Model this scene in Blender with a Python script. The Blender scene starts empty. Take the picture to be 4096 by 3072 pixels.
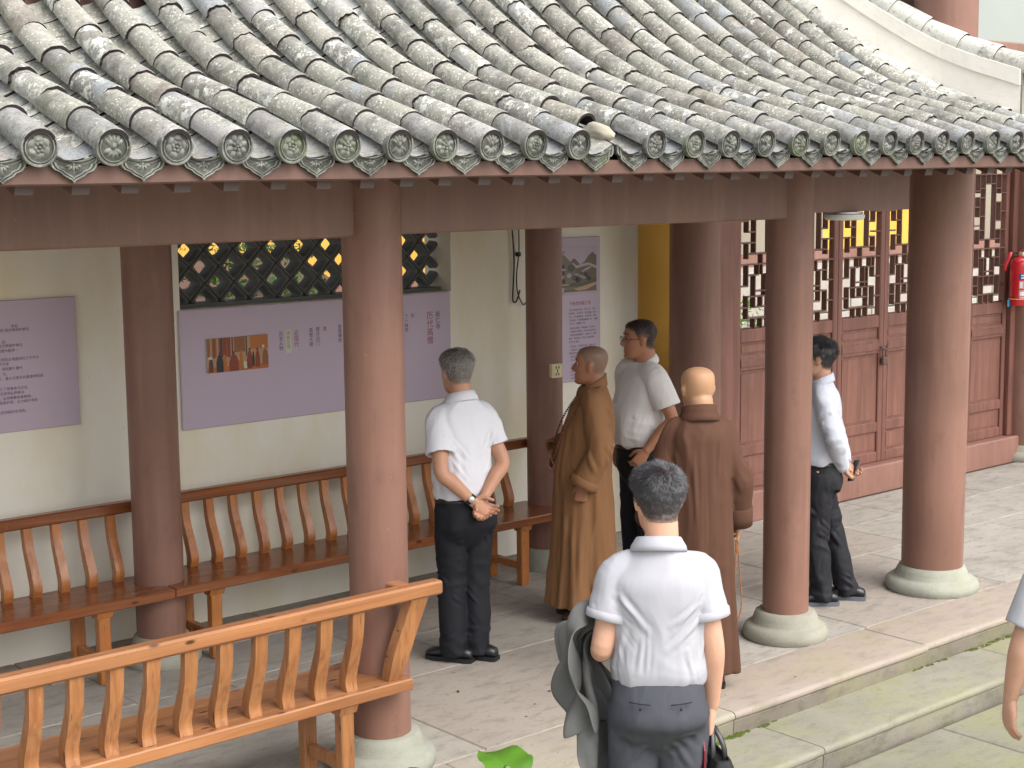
import bpy, math, random
import numpy as np
from mathutils import Vector, Matrix
random.seed(7); RNG = np.random.RandomState(11)
S = bpy.context.scene
col = S.collection
rad = math.radians

# ---------------------------------------------------------------- camera
cam = bpy.data.cameras.new('camera'); camo = bpy.data.objects.new('camera', cam); col.objects.link(camo)
cam.sensor_fit = 'HORIZONTAL'; cam.sensor_width = 36.0; cam.lens = 54.62
cam.clip_start = 0.1; cam.clip_end = 500
PITCH, ROLL, YAW = 0.132498, -0.0104929, 0.859576
_fw = Vector((math.cos(YAW)*math.cos(PITCH), math.sin(YAW)*math.cos(PITCH), -math.sin(PITCH)))
_rt = Vector((math.sin(YAW), -math.cos(YAW), 0)); _up = _rt.cross(_fw)
_r = _rt*math.cos(ROLL) + _up*math.sin(ROLL); _u = -_rt*math.sin(ROLL) + _up*math.cos(ROLL)
camo.matrix_world = Matrix(((_r.x, _u.x, -_fw.x, 0), (_r.y, _u.y, -_fw.y, 0), (_r.z, _u.z, -_fw.z, 2.62), (0, 0, 0, 1)))
S.camera = camo
# ---------------------------------------------------------------- sky, sun, exposure
SUN_EL, SUN_AZ = rad(50), rad(-80)          # azimuth measured from +X, the sun stands over the courtyard
wd = bpy.data.worlds.new('World'); S.world = wd; wd.use_nodes = True
wn = wd.node_tree; bg = wn.nodes['Background']
sky = wn.nodes.new('ShaderNodeTexSky'); sky.sky_type = 'NISHITA'; sky.sun_disc = False
sky.sun_elevation = SUN_EL; sky.sun_rotation = rad(90) - SUN_AZ
sky.air_density = 1.0; sky.dust_density = 4.0; sky.ozone_density = 1.0
hs = wn.nodes.new('ShaderNodeHueSaturation'); hs.inputs['Saturation'].default_value = 0.35
wn.links.new(sky.outputs[0], hs.inputs['Color']); wn.links.new(hs.outputs[0], bg.inputs['Color'])
bg.inputs['Strength'].default_value = 0.15
sl = bpy.data.lights.new('sun', 'SUN'); sl.energy = 0.65; sl.angle = rad(60); sl.color = (1.0, 0.965, 0.91)
so = bpy.data.objects.new('sun', sl); col.objects.link(so)
sd = Vector((math.cos(SUN_EL)*math.cos(SUN_AZ), math.cos(SUN_EL)*math.sin(SUN_AZ), math.sin(SUN_EL)))
so.rotation_euler = sd.to_track_quat('Z', 'Y').to_euler(); so.location = (4, -6, 9)
S.view_settings.view_transform = 'Standard'; S.view_settings.look = 'None'
S.view_settings.exposure = 1.32; S.view_settings.gamma = 1.0; S.view_settings.use_curve_mapping = False
S.render.engine = 'CYCLES'
S.cycles.max_bounces = 8; S.cycles.diffuse_bounces = 5; S.cycles.glossy_bounces = 3

# ---------------------------------------------------------------- mesh helpers
class MB:
    """collects vertices and faces and links them as ONE mesh object"""
    def __init__(s): s.v = []; s.f = []; s.m = []
    def add(s, vs, fs, mi=0):
        o = len(s.v); s.v += [tuple(p) for p in vs]; s.f += [tuple(i+o for i in f) for f in fs]; s.m += [mi]*len(fs); return s
    def box(s, x0, x1, y0, y1, z0, z1, mi=0):
        v = [(x0,y0,z0),(x1,y0,z0),(x1,y1,z0),(x0,y1,z0),(x0,y0,z1),(x1,y0,z1),(x1,y1,z1),(x0,y1,z1)]
        return s.add(v, [(0,3,2,1),(4,5,6,7),(0,1,5,4),(1,2,6,5),(2,3,7,6),(3,0,4,7)], mi)
    def cbox(s, x0, x1, y0, y1, z0, z1, b=0.006, mi=0, M=None):
        b = min(b, (x1-x0)*.4, (y1-y0)*.4, (z1-z0)*.4)
        cx, cy, cz = (x0+x1)/2, (y0+y1)/2, (z0+z1)/2; hx, hy, hz = (x1-x0)/2, (y1-y0)/2, (z1-z0)/2
        V = []; idx = {}
        for sx in (-1, 1):
            for sy in (-1, 1):
                for sz in (-1, 1):
                    for a, q in enumerate(((hx, hy-b, hz-b), (hx-b, hy, hz-b), (hx-b, hy-b, hz))):
                        idx[(sx, sy, sz, a)] = len(V); V.append(Vector((cx+sx*q[0], cy+sy*q[1], cz+sz*q[2])))
        F = []
        def face(ids):
            pts = [V[i] for i in ids]; c = sum(pts, Vector())/len(pts); n = (pts[1]-pts[0]).cross(pts[2]-pts[0])
            F.append(tuple(ids) if n.dot(c-Vector((cx, cy, cz))) > 0 else tuple(reversed(ids)))
        for s_ in (-1, 1):
            face([idx[(s_, -1, -1, 0)], idx[(s_, 1, -1, 0)], idx[(s_, 1, 1, 0)], idx[(s_, -1, 1, 0)]])
            face([idx[(-1, s_, -1, 1)], idx[(1, s_, -1, 1)], idx[(1, s_, 1, 1)], idx[(-1, s_, 1, 1)]])
            face([idx[(-1, -1, s_, 2)], idx[(1, -1, s_, 2)], idx[(1, 1, s_, 2)], idx[(-1, 1, s_, 2)]])
        for a in (-1, 1):
            for c in (-1, 1):
                face([idx[(-1, a, c, 1)], idx[(1, a, c, 1)], idx[(1, a, c, 2)], idx[(-1, a, c, 2)]])
                face([idx[(a, -1, c, 0)], idx[(a, 1, c, 0)], idx[(a, 1, c, 2)], idx[(a, -1, c, 2)]])
                face([idx[(a, c, -1, 0)], idx[(a, c, 1, 0)], idx[(a, c, 1, 1)], idx[(a, c, -1, 1)]])
                for d in (-1, 1): face([idx[(a, c, d, 0)], idx[(a, c, d, 1)], idx[(a, c, d, 2)]])
        if M is not None: V = [M @ p for p in V]
        return s.add(V, F, mi)
    def loft(s, rings, cap=True, closed=True, mi=0):
        n = len(rings[0]); V = [p for r in rings for p in r]; F = []
        for i in range(len(rings)-1):
            for j in range(n if closed else n-1):
                k = (j+1) % n; F.append((i*n+j, i*n+k, (i+1)*n+k, (i+1)*n+j))
        if cap: F.append(tuple(range(n-1, -1, -1))); F.append(tuple((len(rings)-1)*n+j for j in range(n)))
        return s.add(V, F, mi)
    def lathe(s, prof, n=24, c=(0,0,0), mi=0, axis='z'):
        rings = []
        for r, h in prof:
            ring = []
            for j in range(n):
                a = 2*math.pi*j/n; p = (r*math.cos(a), r*math.sin(a), h)
                if axis == 'y': p = (p[0], -p[2], p[1])
                if axis == 'x': p = (p[2], p[0], p[1])
                ring.append((p[0]+c[0], p[1]+c[1], p[2]+c[2]))
            rings.append(ring)
        return s.loft(rings, mi=mi)
    def tube(s, pts, r, n=8, mi=0, cap=True):
        return s.loft(tube_rings(pts, r, n), cap=cap, mi=mi)
    def extr(s, poly, axis, a, b, mi=0):
        """extrude a 2-D polygon along an axis; poly gives the two other coordinates in order"""
        def P(u, v, w): return {'x': (w, u, v), 'y': (u, w, v), 'z': (u, v, w)}[axis]
        n = len(poly); V = [P(u, v, a) for u, v in poly] + [P(u, v, b) for u, v in poly]
        F = [tuple(range(n)), tuple(range(2*n-1, n-1, -1))] + [(i, n+i, n+(i+1) % n, (i+1) % n) for i in range(n)]
        return s.add(V, F, mi)
    def xf(s, M):
        s.v = [tuple(M @ Vector(p)) for p in s.v]; return s
    def mesh(s, name, mats, smooth=False):
        me = bpy.data.meshes.new(name); me.from_pydata(s.v, [], s.f); me.validate(clean_customdata=False)
        for m in (mats if isinstance(mats, (list, tuple)) else [mats]): me.materials.append(m)
        if len(s.m) == len(me.polygons) and any(s.m): me.polygons.foreach_set('material_index', s.m)
        recalc(me)
        if smooth is not False:
            if smooth is True: me.polygons.foreach_set('use_smooth', [True]*len(me.polygons))
            else:
                me.polygons.foreach_set('use_smooth', [True]*len(me.polygons)); me.set_sharp_from_angle(angle=rad(smooth))
        me.update(); return me
    def build(s, name, mats, parent=None, smooth=False):
        return obj(name, s.mesh(name, mats, smooth), parent)
import bmesh
def recalc(me):
    bm = bmesh.new(); bm.from_mesh(me); bmesh.ops.recalc_face_normals(bm, faces=bm.faces); bm.to_mesh(me); bm.free()
def obj(name, me, parent=None, M=None):
    o = bpy.data.objects.new(name, me); col.objects.link(o)
    if parent is not None: o.parent = parent
    if M is not None: o.matrix_local = M
    return o
def tag(o, label=None, cat=None, group=None, kind=None):
    if label: o['label'] = label
    if cat: o['category'] = cat
    if group: o['group'] = group
    if kind: o['kind'] = kind
    return o
def thing(name, label, cat, loc=(0,0,0), rz=0.0, group=None):
    o = bpy.data.objects.new(name, None); col.objects.link(o); o.location = loc; o.rotation_euler = (0, 0, rz)
    o.empty_display_size = 0.1
    return tag(o, label, cat, group)
def tube_rings(pts, r, n=8, flat=None, up=None):
    P = [Vector(p) for p in pts]; m = len(P)
    R = r if isinstance(r, (list, tuple)) else [r]*m
    T = [(P[min(i+1, m-1)]-P[max(i-1, 0)]).normalized() for i in range(m)]
    u = Vector(up) if up is not None else (Vector((0,0,1)) if abs(T[0].z) < .9 else Vector((1,0,0)))
    rings = []
    for i in range(m):
        u = (u - T[i]*u.dot(T[i])).normalized(); w = T[i].cross(u)
        fx, fy = (1, 1) if flat is None else flat[i] if isinstance(flat[0], (list, tuple)) else flat
        rings.append([P[i] + (w*math.cos(2*math.pi*j/n)*fx + u*math.sin(2*math.pi*j/n)*fy)*R[i] for j in range(n)])
    return rings
def spline(pts, k=6):
    """Catmull-Rom through points (any dimension)"""
    P = [np.array(p, float) for p in pts]; P = [2*P[0]-P[1]] + P + [2*P[-1]-P[-2]]; out = []
    for i in range(1, len(P)-2):
        for t in np.linspace(0, 1, k, endpoint=False):
            a, b, c, d = P[i-1:i+3]
            out.append(.5*((2*b)+(-a+c)*t+(2*a-5*b+4*c-d)*t*t+(-a+3*b-3*c+d)*t**3))
    out.append(P[-2]); return out
# vectorised value noise
_perm = RNG.rand(64, 64, 64)
def vnoise(P, sc=1.0, off=0.0):
    Q = np.asarray(P, float)*np.asarray(sc)+off+100.0; i = np.floor(Q).astype(int); f = Q-i; f = f*f*(3-2*f); r = 0
    for dx in (0, 1):
        for dy in (0, 1):
            for dz in (0, 1):
                w = (f[:,0] if dx else 1-f[:,0])*(f[:,1] if dy else 1-f[:,1])*(f[:,2] if dz else 1-f[:,2])
                r = r + w*_perm[(i[:,0]+dx) % 64, (i[:,1]+dy) % 64, (i[:,2]+dz) % 64]
    return r*2-1
def mverts(me):
    a = np.empty(len(me.vertices)*3, np.float32); me.vertices.foreach_get('co', a); return a.reshape(-1, 3).astype(float)
def mnormals(me):
    a = np.empty(len(me.vertices)*3, np.float32); me.vertex_normals.foreach_get('vector', a); return a.reshape(-1, 3).astype(float)
def setverts(me, V):
    me.vertices.foreach_set('co', V.astype(np.float32).ravel()); me.update()

# ---------------------------------------------------------------- materials
class MT:
    def __init__(s, name, rough=.6, spec=.4, coat=0.0):
        s.m = bpy.data.materials.new(name); s.m.use_nodes = True; s.t = s.m.node_tree; s.b = s.t.nodes['Principled BSDF']
        s.b.inputs['Roughness'].default_value = rough; s.b.inputs['Specular IOR Level'].default_value = spec
        if coat: s.b.inputs['Coat Weight'].default_value = coat; s.b.inputs['Coat Roughness'].default_value = .12
        s.co = None
    def n(s, typ, **kw):
        nd = s.t.nodes.new('ShaderNode'+typ)
        for k, v in kw.items(): setattr(nd, k, v)
        return nd
    def set(s, sock, v):
        if isinstance(v, bpy.types.NodeSocket): s.t.links.new(v, sock)
        elif hasattr(v, '__len__') and len(v) == 3 and sock.type == 'RGBA': sock.default_value = (*v, 1)
        else: sock.default_value = v
    def coord(s, kind='Object', scale=(1,1,1), rnd=0.0, rot=(0,0,0)):
        tc = s.n('TexCoord').outputs[kind]
        mp = s.n('Mapping'); mp.inputs['Scale'].default_value = scale; mp.inputs['Rotation'].default_value = rot; s.t.links.new(tc, mp.inputs['Vector'])
        out = mp.outputs[0]
        if rnd:
            oi = s.n('ObjectInfo'); mu = s.math('MULTIPLY', oi.outputs['Random'], rnd); va = s.n('VectorMath', operation='ADD')
            s.t.links.new(out, va.inputs[0]); s.t.links.new(mu, va.inputs[1]); out = va.outputs[0]
        return out
    def rand(s): return s.n('ObjectInfo').outputs['Random']
    def noise(s, vec, scale=5, detail=4, rough=.55, dist=0.0):
        nd = s.n('TexNoise'); s.set(nd.inputs['Vector'], vec); nd.inputs['Scale'].default_value = scale
        nd.inputs['Detail'].default_value = detail; nd.inputs['Roughness'].default_value = rough; nd.inputs['Distortion'].default_value = dist
        return nd.outputs['Fac']
    def voro(s, vec, scale=5, feat='F1', out='Distance'):
        nd = s.n('TexVoronoi', feature=feat); s.set(nd.inputs['Vector'], vec); nd.inputs['Scale'].default_value = scale; return nd.outputs[out]
    def math(s, op, a, b=0.0, clamp=False):
        nd = s.n('Math', operation=op, use_clamp=clamp); s.set(nd.inputs[0], a); s.set(nd.inputs[1], b); return nd.outputs[0]
    def ramp(s, f, stops):
        nd = s.n('ValToRGB'); s.set(nd.inputs[0], f); e = nd.color_ramp.elements
        while len(e) < len(stops): e.new(.5)
        for q, (p, c) in zip(e, stops):
            q.position = p; q.color = (*c, 1) if hasattr(c, '__len__') else (c, c, c, 1)
        return nd.outputs[0]
    def step(s, f, a, b): return s.ramp(f, [(a, 0.0), (b, 1.0)] if a < b else [(b, 1.0), (a, 0.0)])
    def mix(s, f, a, b, mode='MIX'):
        nd = s.n('Mix', data_type='RGBA', blend_type=mode); s.set(nd.inputs[0], f); s.set(nd.inputs[6], a); s.set(nd.inputs[7], b); return nd.outputs[2]
    def bump(s, h, strength=.3, dist=.01):
        nd = s.n('Bump'); s.set(nd.inputs['Height'], h); nd.inputs['Strength'].default_value = strength; nd.inputs['Distance'].default_value = dist
        s.t.links.new(nd.outputs[0], s.b.inputs['Normal'])
    def col(s, c): s.set(s.b.inputs['Base Color'], c); return s
    def rough(s, r): s.set(s.b.inputs['Roughness'], r); return s

M = {}
def plain(name, c, rough=.6, spec=.4, var=.12, sc=6, metal=0.0, coat=0.0):
    t = MT(name, rough, spec, coat); v = t.coord('Object'); f = t.noise(v, sc, 4)
    t.col(t.mix(f, tuple(x*(1-var) for x in c), tuple(min(1, x*(1+var)) for x in c))); t.b.inputs['Metallic'].default_value = metal
    M[name] = t.m; return t
def m_brown(name, c, rough):
    t = MT(name, rough, .4); v = t.coord('Object', rnd=9)
    n1 = t.noise(v, 1.6, 4); n2 = t.noise(t.coord('Object', (14, 14, 1.2), rnd=5), 1.0, 5); n3 = t.noise(v, 60, 3)
    k = t.mix(t.step(n1, .35, .7), tuple(x*.86 for x in c), tuple(x*1.1 for x in c))
    k = t.mix(t.math('MULTIPLY', t.step(n2, .48, .72), .5), k, tuple(x*1.28+.012 for x in c)); k = t.mix(t.math('MULTIPLY', t.step(t.noise(t.coord('Object', (5, 5, 2.2), rnd=3), 2.4, 6, .7), .56, .70), .38), k, tuple(x*.58 for x in c))
    dr = t.step(t.noise(v, 45, 2), .74, .78); k = t.mix(t.math('MULTIPLY', dr, .5), k, (.32, .24, .19))
    t.col(k); t.rough(t.ramp(n1, [(.3, rough-.06), (.7, rough+.08)])); t.bump(t.math('ADD', n3, n2), .12, .004)
    M[name] = t.m
m_brown('brown_paint', (.205, .105, .076), .42)
m_brown('beam_paint', (.190, .108, .083), .52)
m_brown('fascia_shaded', (.120, .064, .048), .55)  # the brown paint darkened: shade under the eave tiles put into the colour
m_brown('sill_paint', (.235, .120, .090), .5)
def m_wood(name, c1, c2, rough, axis=(1.2, 26, 26), coat=.10):
    t = MT(name, rough, .45, coat); v = t.coord('Object', axis, rnd=13)
    g = t.noise(v, 1.0, 6, .6, 1.2); big = t.noise(t.coord('Object', (1.5, 5, 5), rnd=3), 1.2, 3)
    k = t.mix(t.step(g, .36, .66), c1, c2); k = t.mix(t.math('MULTIPLY', t.step(big, .45, .7), .5), k, tuple(x*.55 for x in c1))
    kn = t.voro(t.coord('Object', (axis[0]*2.4+1, axis[1]*.4, axis[2]*.4 if axis[2] > 5 else 4), rnd=7), 1.4); k = t.mix(t.step(kn, .16, .08), k, (.06, .022, .01))
    sc = t.noise(t.coord('Object', (30, 30, 5), rnd=2), 2.2, 3); k = t.mix(t.math('MULTIPLY', t.step(sc, .70, .76), .35), k, (.55, .36, .2))
    t.col(k); t.rough(t.ramp(g, [(.3, rough-.05), (.7, rough+.1)])); t.bump(g, .10, .004); M[name] = t.m
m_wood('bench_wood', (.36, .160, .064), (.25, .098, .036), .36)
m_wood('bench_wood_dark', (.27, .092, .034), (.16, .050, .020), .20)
m_wood('slat_wood', (.36, .162, .062), (.235, .090, .032), .33, (26, 26, 1.4))
m_wood('slat_wood_dark', (.46, .175, .050), (.30, .100, .028), .26, (26, 26, 1.4))
def m_door(name, c):
    t = MT(name, .42, .4); v = t.coord('Object', (16, 16, 1.0), rnd=8); g = t.noise(v, 1.0, 6, .65, .8); b = t.noise(t.coord('Object', rnd=4), 3.0, 3)
    k = t.mix(t.step(g, .35, .7), tuple(x*.72 for x in c), tuple(x*1.2 for x in c)); k = t.mix(t.math('MULTIPLY', t.step(b, .5, .72), .4), k, tuple(x*.6 for x in c))
    k = t.mix(t.math('MULTIPLY', t.step(t.noise(t.coord('Object', (40, 40, 7), rnd=6), 1.0, 2), .70, .75), .4), k, tuple(x*.45 for x in c))
    t.col(k); t.bump(g, .2, .003); M[name] = t.m
m_door('door_wood', (.200, .088, .066)); m_door('door_panel', (.215, .096, .070)); m_door('fret_wood', (.150, .074, .056))
def m_stone(name, c, c2, moss=.0, grain=30, rnd=17, rough=.85, dark=.34, coord='Object'):
    t = MT(name, rough, .25); v = t.coord(coord, rnd=rnd)
    n1 = t.noise(v, 2.2, 5, .6); n2 = t.noise(t.coord(coord, (3, 7, 7), rnd=rnd), 2.0, 5, .62); n3 = t.noise(v, grain, 4, .65); n4 = t.noise(v, 110, 2)
    r = t.rand()
    k = t.mix(t.step(n1, .33, .68), c, c2)
    k = t.mix(t.math('MULTIPLY', t.step(r, .45, .55), .45), k, tuple(a*b for a, b in zip(c, (1.04, .93, .89))))
    k = t.mix(t.math('MULTIPLY', t.step(n2, .50, .74), dark*1.6), k, tuple(x*.60 for x in c))
    k = t.mix(t.math('MULTIPLY', t.step(n3, .58, .72), dark), k, tuple(x*.40 for x in c))
    k = t.mix(t.math('MULTIPLY', t.step(t.noise(t.coord(coord, (4, 9, 9), rnd=rnd), 5, 3), .70, .74), dark*1.4), k, tuple(x*.38 for x in c))
    if moss:
        m1 = t.step(t.noise(v, 1.7, 5, .65), .5-.10*moss, .66); k = t.mix(t.math('MULTIPLY', m1, .55*moss), k, (.26, .27, .09))
        m2 = t.step(t.noise(v, 9, 4, .7), .58, .72); k = t.mix(t.math('MULTIPLY', t.math('MULTIPLY', m1, m2), .7*moss), k, (.10, .15, .03))
    t.col(k); t.bump(t.math('ADD', t.math('MULTIPLY', n3, 1.0), t.math('ADD', t.math('MULTIPLY', n4, .5), n2)), .35, .006); M[name] = t.m
m_stone('slab_stone', (.285, .262, .228), (.345, .320, .282), dark=.46)
m_stone('kerb_stone', (.30, .258, .222), (.345, .31, .268), .45)
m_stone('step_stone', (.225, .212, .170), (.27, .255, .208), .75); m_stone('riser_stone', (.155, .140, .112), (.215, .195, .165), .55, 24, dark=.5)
m_stone('yard_stone', (.205, .195, .152), (.245, .233, .185), .75)
m_stone('base_stone', (.25, .255, .21), (.325, .33, .28), .25, 55, dark=.18)
m_stone('mortar', (.30, .28, .24), (.40, .38, .33))
m_stone('ridge_plaster', (.78, .775, .69), (.88, .885, .83), .0, 20, dark=.10, rough=.9)
m_stone('pale_plinth', (.34, .325, .29), (.42, .40, .36), .1, 14, dark=.15)
def m_wall():
    t = MT('white_wall', .85, .2); v = t.coord('Object')
    n1 = t.noise(v, .8, 4, .5); n2 = t.noise(t.coord('Object', (2, 1, .8)), 1.1, 4)
    k = t.mix(t.step(n1, .40, .66), (.78, .745, .64), (.82, .785, .69)); k = t.mix(t.math('MULTIPLY', t.step(n2, .46, .66), .7), k, (.72, .63, .42))
    k = t.mix(t.math('MULTIPLY', t.step(t.noise(v, 26, 3), .70, .8), .25), k, (.4, .36, .28)); t.col(k); t.bump(t.noise(v, 35, 3), .08, .004); M['white_wall'] = t.m
m_wall()
def m_yellow():
    t = MT('yellow_wall', .85, .2); v = t.coord('Object'); n = t.noise(v, 1.2, 5)
    t.col(t.mix(t.step(n, .3, .7), (.60, .34, .06), (.68, .41, .085))); M['yellow_wall'] = t.m
m_yellow()
def m_tile(name, cols, lichen, clean, gloss=.42, isl=False):
    """weathered roof tile: per-tile base colour, grey-green lichen felt, white crust, spots, bare smooth patches, pits"""
    t = MT(name, .75, .35); v = t.coord('Object', rnd=61); r = t.rand()
    base = t.ramp(r, [(min(1, i/(len(cols)-1)), c) for i, c in enumerate(cols)])
    def wn(k):
        q = t.n('TexWhiteNoise', noise_dimensions='1D'); t.set(q.inputs['W'], t.math('MULTIPLY', r, k)); return q.outputs['Value']
    r2, r3 = wn(917.0), wn(311.0)
    nb = t.noise(v, 8, 6, .66); nf = t.noise(v, 46, 6, .75); ng = t.noise(v, 130, 3, .7); nl = t.noise(v, 17, 6, .76, .8); low = t.noise(v, 4.6, 4, .55, .6)
    k = t.mix(t.step(nb, .40, .60), t.mix(.45, base, (.14, .137, .122)), t.mix(.45, base, (.40, .39, .345)))
    k = t.mix(t.math('MULTIPLY', t.step(nf, .51, .64), .66), k, (.085, .080, .068))
    k = t.mix(t.math('MULTIPLY', t.step(t.noise(v, 6.0, 4, .6), .52, .68), .40), k, (.155, .165, .105))
    amt = t.math('ADD', t.math('MULTIPLY', r2, .20), lichen-.10)
    felt = t.step(t.math('ADD', nl, amt), .55, .66); k = t.mix(t.math('MULTIPLY', felt, .60), k, (.385, .378, .315))
    sp = t.step(t.voro(v, 60), .30, .20); gate = t.step(t.math('ADD', t.noise(v, 8, 4, .6), amt), .52, .62)
    k = t.mix(t.math('MULTIPLY', t.math('MULTIPLY', sp, gate), .85), k, (.62, .62, .55))
    wb = t.step(t.math('ADD', t.noise(v, 19, 7, .80), t.math('ADD', t.math('MULTIPLY', r3, .16), lichen-.12)), .62, .655); k = t.mix(t.math('MULTIPLY', wb, .88), k, (.66, .665, .60))
    cl = t.step(t.math('ADD', low, t.math('MULTIPLY', t.math('SUBTRACT', r3, .5), .20)), .62-clean*.18, .645-clean*.18)
    ed = t.math('MULTIPLY', cl, t.step(nf, .66, .56))
    k = t.mix(t.math('MULTIPLY', ed, .88), k, t.mix(r2, (.285, .305, .315), (.375, .36, .345)) if clean < .9 else base)
    k = t.mix(t.math('MULTIPLY', t.step(ng, .52, .66), .25), k, (.09, .085, .075))
    t.col(k); t.rough(t.math('SUBTRACT', .85, t.math('MULTIPLY', ed, .85-gloss)))
    h = t.math('ADD', t.math('MULTIPLY', nf, .9), t.math('ADD', t.math('MULTIPLY', wb, .5), t.math('ADD', t.math('MULTIPLY', ng, .4), nl))); t.bump(h, .75, .007); M[name] = t.m
m_tile('tube_tile', [(.20,.195,.17), (.265,.245,.21), (.185,.188,.178), (.28,.265,.23), (.27,.235,.205), (.225,.22,.185), (.235,.225,.20), (.26,.24,.205), (.20,.20,.185), (.30,.25,.19)], .09, .04)
m_tile('pan_tile', [(.24,.235,.195), (.29,.275,.225), (.26,.25,.21), (.32,.305,.25)], .14, -.2)
m_tile('pan_pale', [(.42,.435,.40), (.46,.475,.44), (.39,.405,.37), (.48,.49,.445)], -.04, 1.0, .3)
m_tile('eave_tile', [(.27,.255,.24), (.24,.245,.235), (.30,.275,.26), (.25,.26,.26)], .03, .35)
m_tile('pale_tube', [(.60,.59,.52), (.56,.555,.50), (.64,.62,.54)], -.16, 1.0)
def m_ornament(name, c):
    t = MT(name, .8, .3); v = t.coord('Object', rnd=31); r = t.rand(); n1 = t.noise(v, 14, 5, .65); n2 = t.noise(v, 45, 4, .7)
    k = t.mix(t.step(n1, .40, .62), tuple(x*.55 for x in c), tuple(x*1.35 for x in c))
    k = t.mix(t.math('MULTIPLY', t.step(n2, .57, .68), .40), k, (.40, .41, .35))
    g = t.math('MULTIPLY', t.step(r, .60, .95), t.step(t.noise(v, 11, 4), .42, .62)); k = t.mix(t.math('MULTIPLY', g, .55), k, (.11, .155, .045))
    t.col(k); t.bump(t.math('ADD', n1, n2), .4, .004); M[name] = t.m
m_ornament('ornament', (.070, .073, .064)); m_ornament('ornament_worn', (.165, .170, .150))
plain('lattice_grey', (.135, .142, .138), .75, .3, .25, 9)
plain('mortar_lump', (.36, .33, .26), .9, .2, .25, 25)
plain('board_lilac', (.50, .415, .50), .5, .35, .05, 2)
plain('ink', (.075, .035, .085), .6); plain('ink_red', (.24, .05, .06), .6); plain('ink_dark', (.05, .03, .08), .6)
plain('ink_olive', (.24, .21, .13), .6); plain('print_cream', (.55, .54, .42), .6)
plain('white_plastic', (.72, .74, .72), .35, .5, .04); plain('cream_plastic', (.68, .60, .36), .4, .5, .05); plain('black', (.012, .012, .014), .5)
plain('cable', (.02, .015, .012), .5); plain('red_paint', (.55, .012, .02), .25, .5, .06, 3, coat=.3); plain('metal', (.45, .44, .42), .35, .5, .1, 8, metal=.9)
plain('iron', (.13, .085, .07), .6, .4, .3, 20, metal=.3); plain('label_blue', (.02, .05, .22), .4); plain('label_white', (.75, .74, .74), .4)
plain('label_pink', (.60, .22, .22), .4); plain('string', (.62, .55, .25), .7); plain('tag_blue', (.02, .35, .62), .4); plain('brass', (.45, .36, .18), .4, .5, .1, 8, metal=.8)
plain('soffit', (.10, .05, .037), .7); plain('rafter_end', (.11, .085, .08), .8, .3, .3, 12)
plain('panel_white', (.31, .34, .315), .8, .2, .06, 2)
plain('beige_wall', (.27, .24, .185), .85, .2, .2, 1.5)
# ================================================================ SETTING: ground, floor, steps
plain('joint_shade', (.030, .024, .026), .9, .2, .3, 12)  # dirt and the shadow gap between tile courses, painted near black on the rims
g = MB().box(-60, 80, -60, 80, -.40, -.275).build('ground', M['mortar']); tag(g, 'mossy ground under the courtyard paving', kind='structure')
def slab_mesh(x0, x1, y0, y1, z0, z1, mat, b=.007):
    return MB().cbox(x0, x1, y0, y1, z0, z1, b).mesh('slab', M[mat])
yard = MB().box(-3, 15, -2, 4.46, -.30, -.262).build('courtyard_paving', M['mortar']); tag(yard, kind='structure')
random.seed(3)
y = 4.44
while y > .6:
    d = random.choice((.62, .7, .78)); x = 1.2+random.uniform(-.6, 0)
    while x < 10.5:
        w = random.uniform(.95, 1.5)
        if y-d < 5:
            dz = random.uniform(-.003, .003)
            obj('paving_slab', slab_mesh(x+.004, x+w-.004, y-d+.004, y-.004, -.30, -.24+dz, 'yard_stone'), yard)
        x += w
    y -= d
fl = MB().box(-1.5, 15, 4.92, 9.2, -.28, -.012).build('floor', M['mortar']); tag(fl, kind='structure')
rows = [(5.31, 6.38, [0.4, 1.75, 3.05, 4.40, 5.85, 7.28, 8.75, 10.2, 11.7, 13.2]), (6.38, 6.98, [.2, 1.5, 2.7, 4.0, 5.2, 6.6, 7.9, 9.25, 10.75, 12.1, 13.4]),
        (6.98, 7.56, [.9, 2.2, 3.5, 4.9, 6.2, 7.4, 8.66, 10.0, 11.2, 12.4, 13.4]), (7.56, 8.2, [.4, 2.0, 3.3, 4.8, 6.4, 7.7, 9.1])]
for y0, y1, xs in rows:
    for a, b in zip(xs, xs[1:]):
        obj('floor_slab', slab_mesh(a+.003, b-.003, y0+.003, y1-.003, -.10, random.uniform(-.0025, .0015), 'slab_stone', .005), fl)
def kerb_mesh(x0, x1, yf, yb, zt, zb, mat):
    """step stone: rounded nosing with a groove under it, set back riser; slightly wobbly"""
    pr = [(yb, zb), (yb, zt), (yf+.022, zt), (yf+.008, zt-.004), (yf+.001, zt-.013), (yf, zt-.024), (yf+.003, zt-.034), (yf+.012, zt-.038), (yf+.013, zt-.045), (yf+.009, zt-.05), (yf+.014, zb)]
    rings = []; n = max(2, int((x1-x0)/.12))
    for i in range(n+1):
        x = x0+(x1-x0)*i/n; ww = .0010*math.sin(x*2.1)+.0006*math.sin(x*5.7+1)
        e = .006 if i in (0, n) else 0
        rings.append([(x, yy+(ww+e if k >= 2 else 0), zz+(ww*.6-(e*.5 if k < 6 else 0) if 0 < k < 9 else 0)) for k, (yy, zz) in enumerate(pr)])
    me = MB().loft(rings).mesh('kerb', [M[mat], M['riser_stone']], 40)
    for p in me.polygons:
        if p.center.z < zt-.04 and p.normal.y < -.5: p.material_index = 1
    return me
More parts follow.
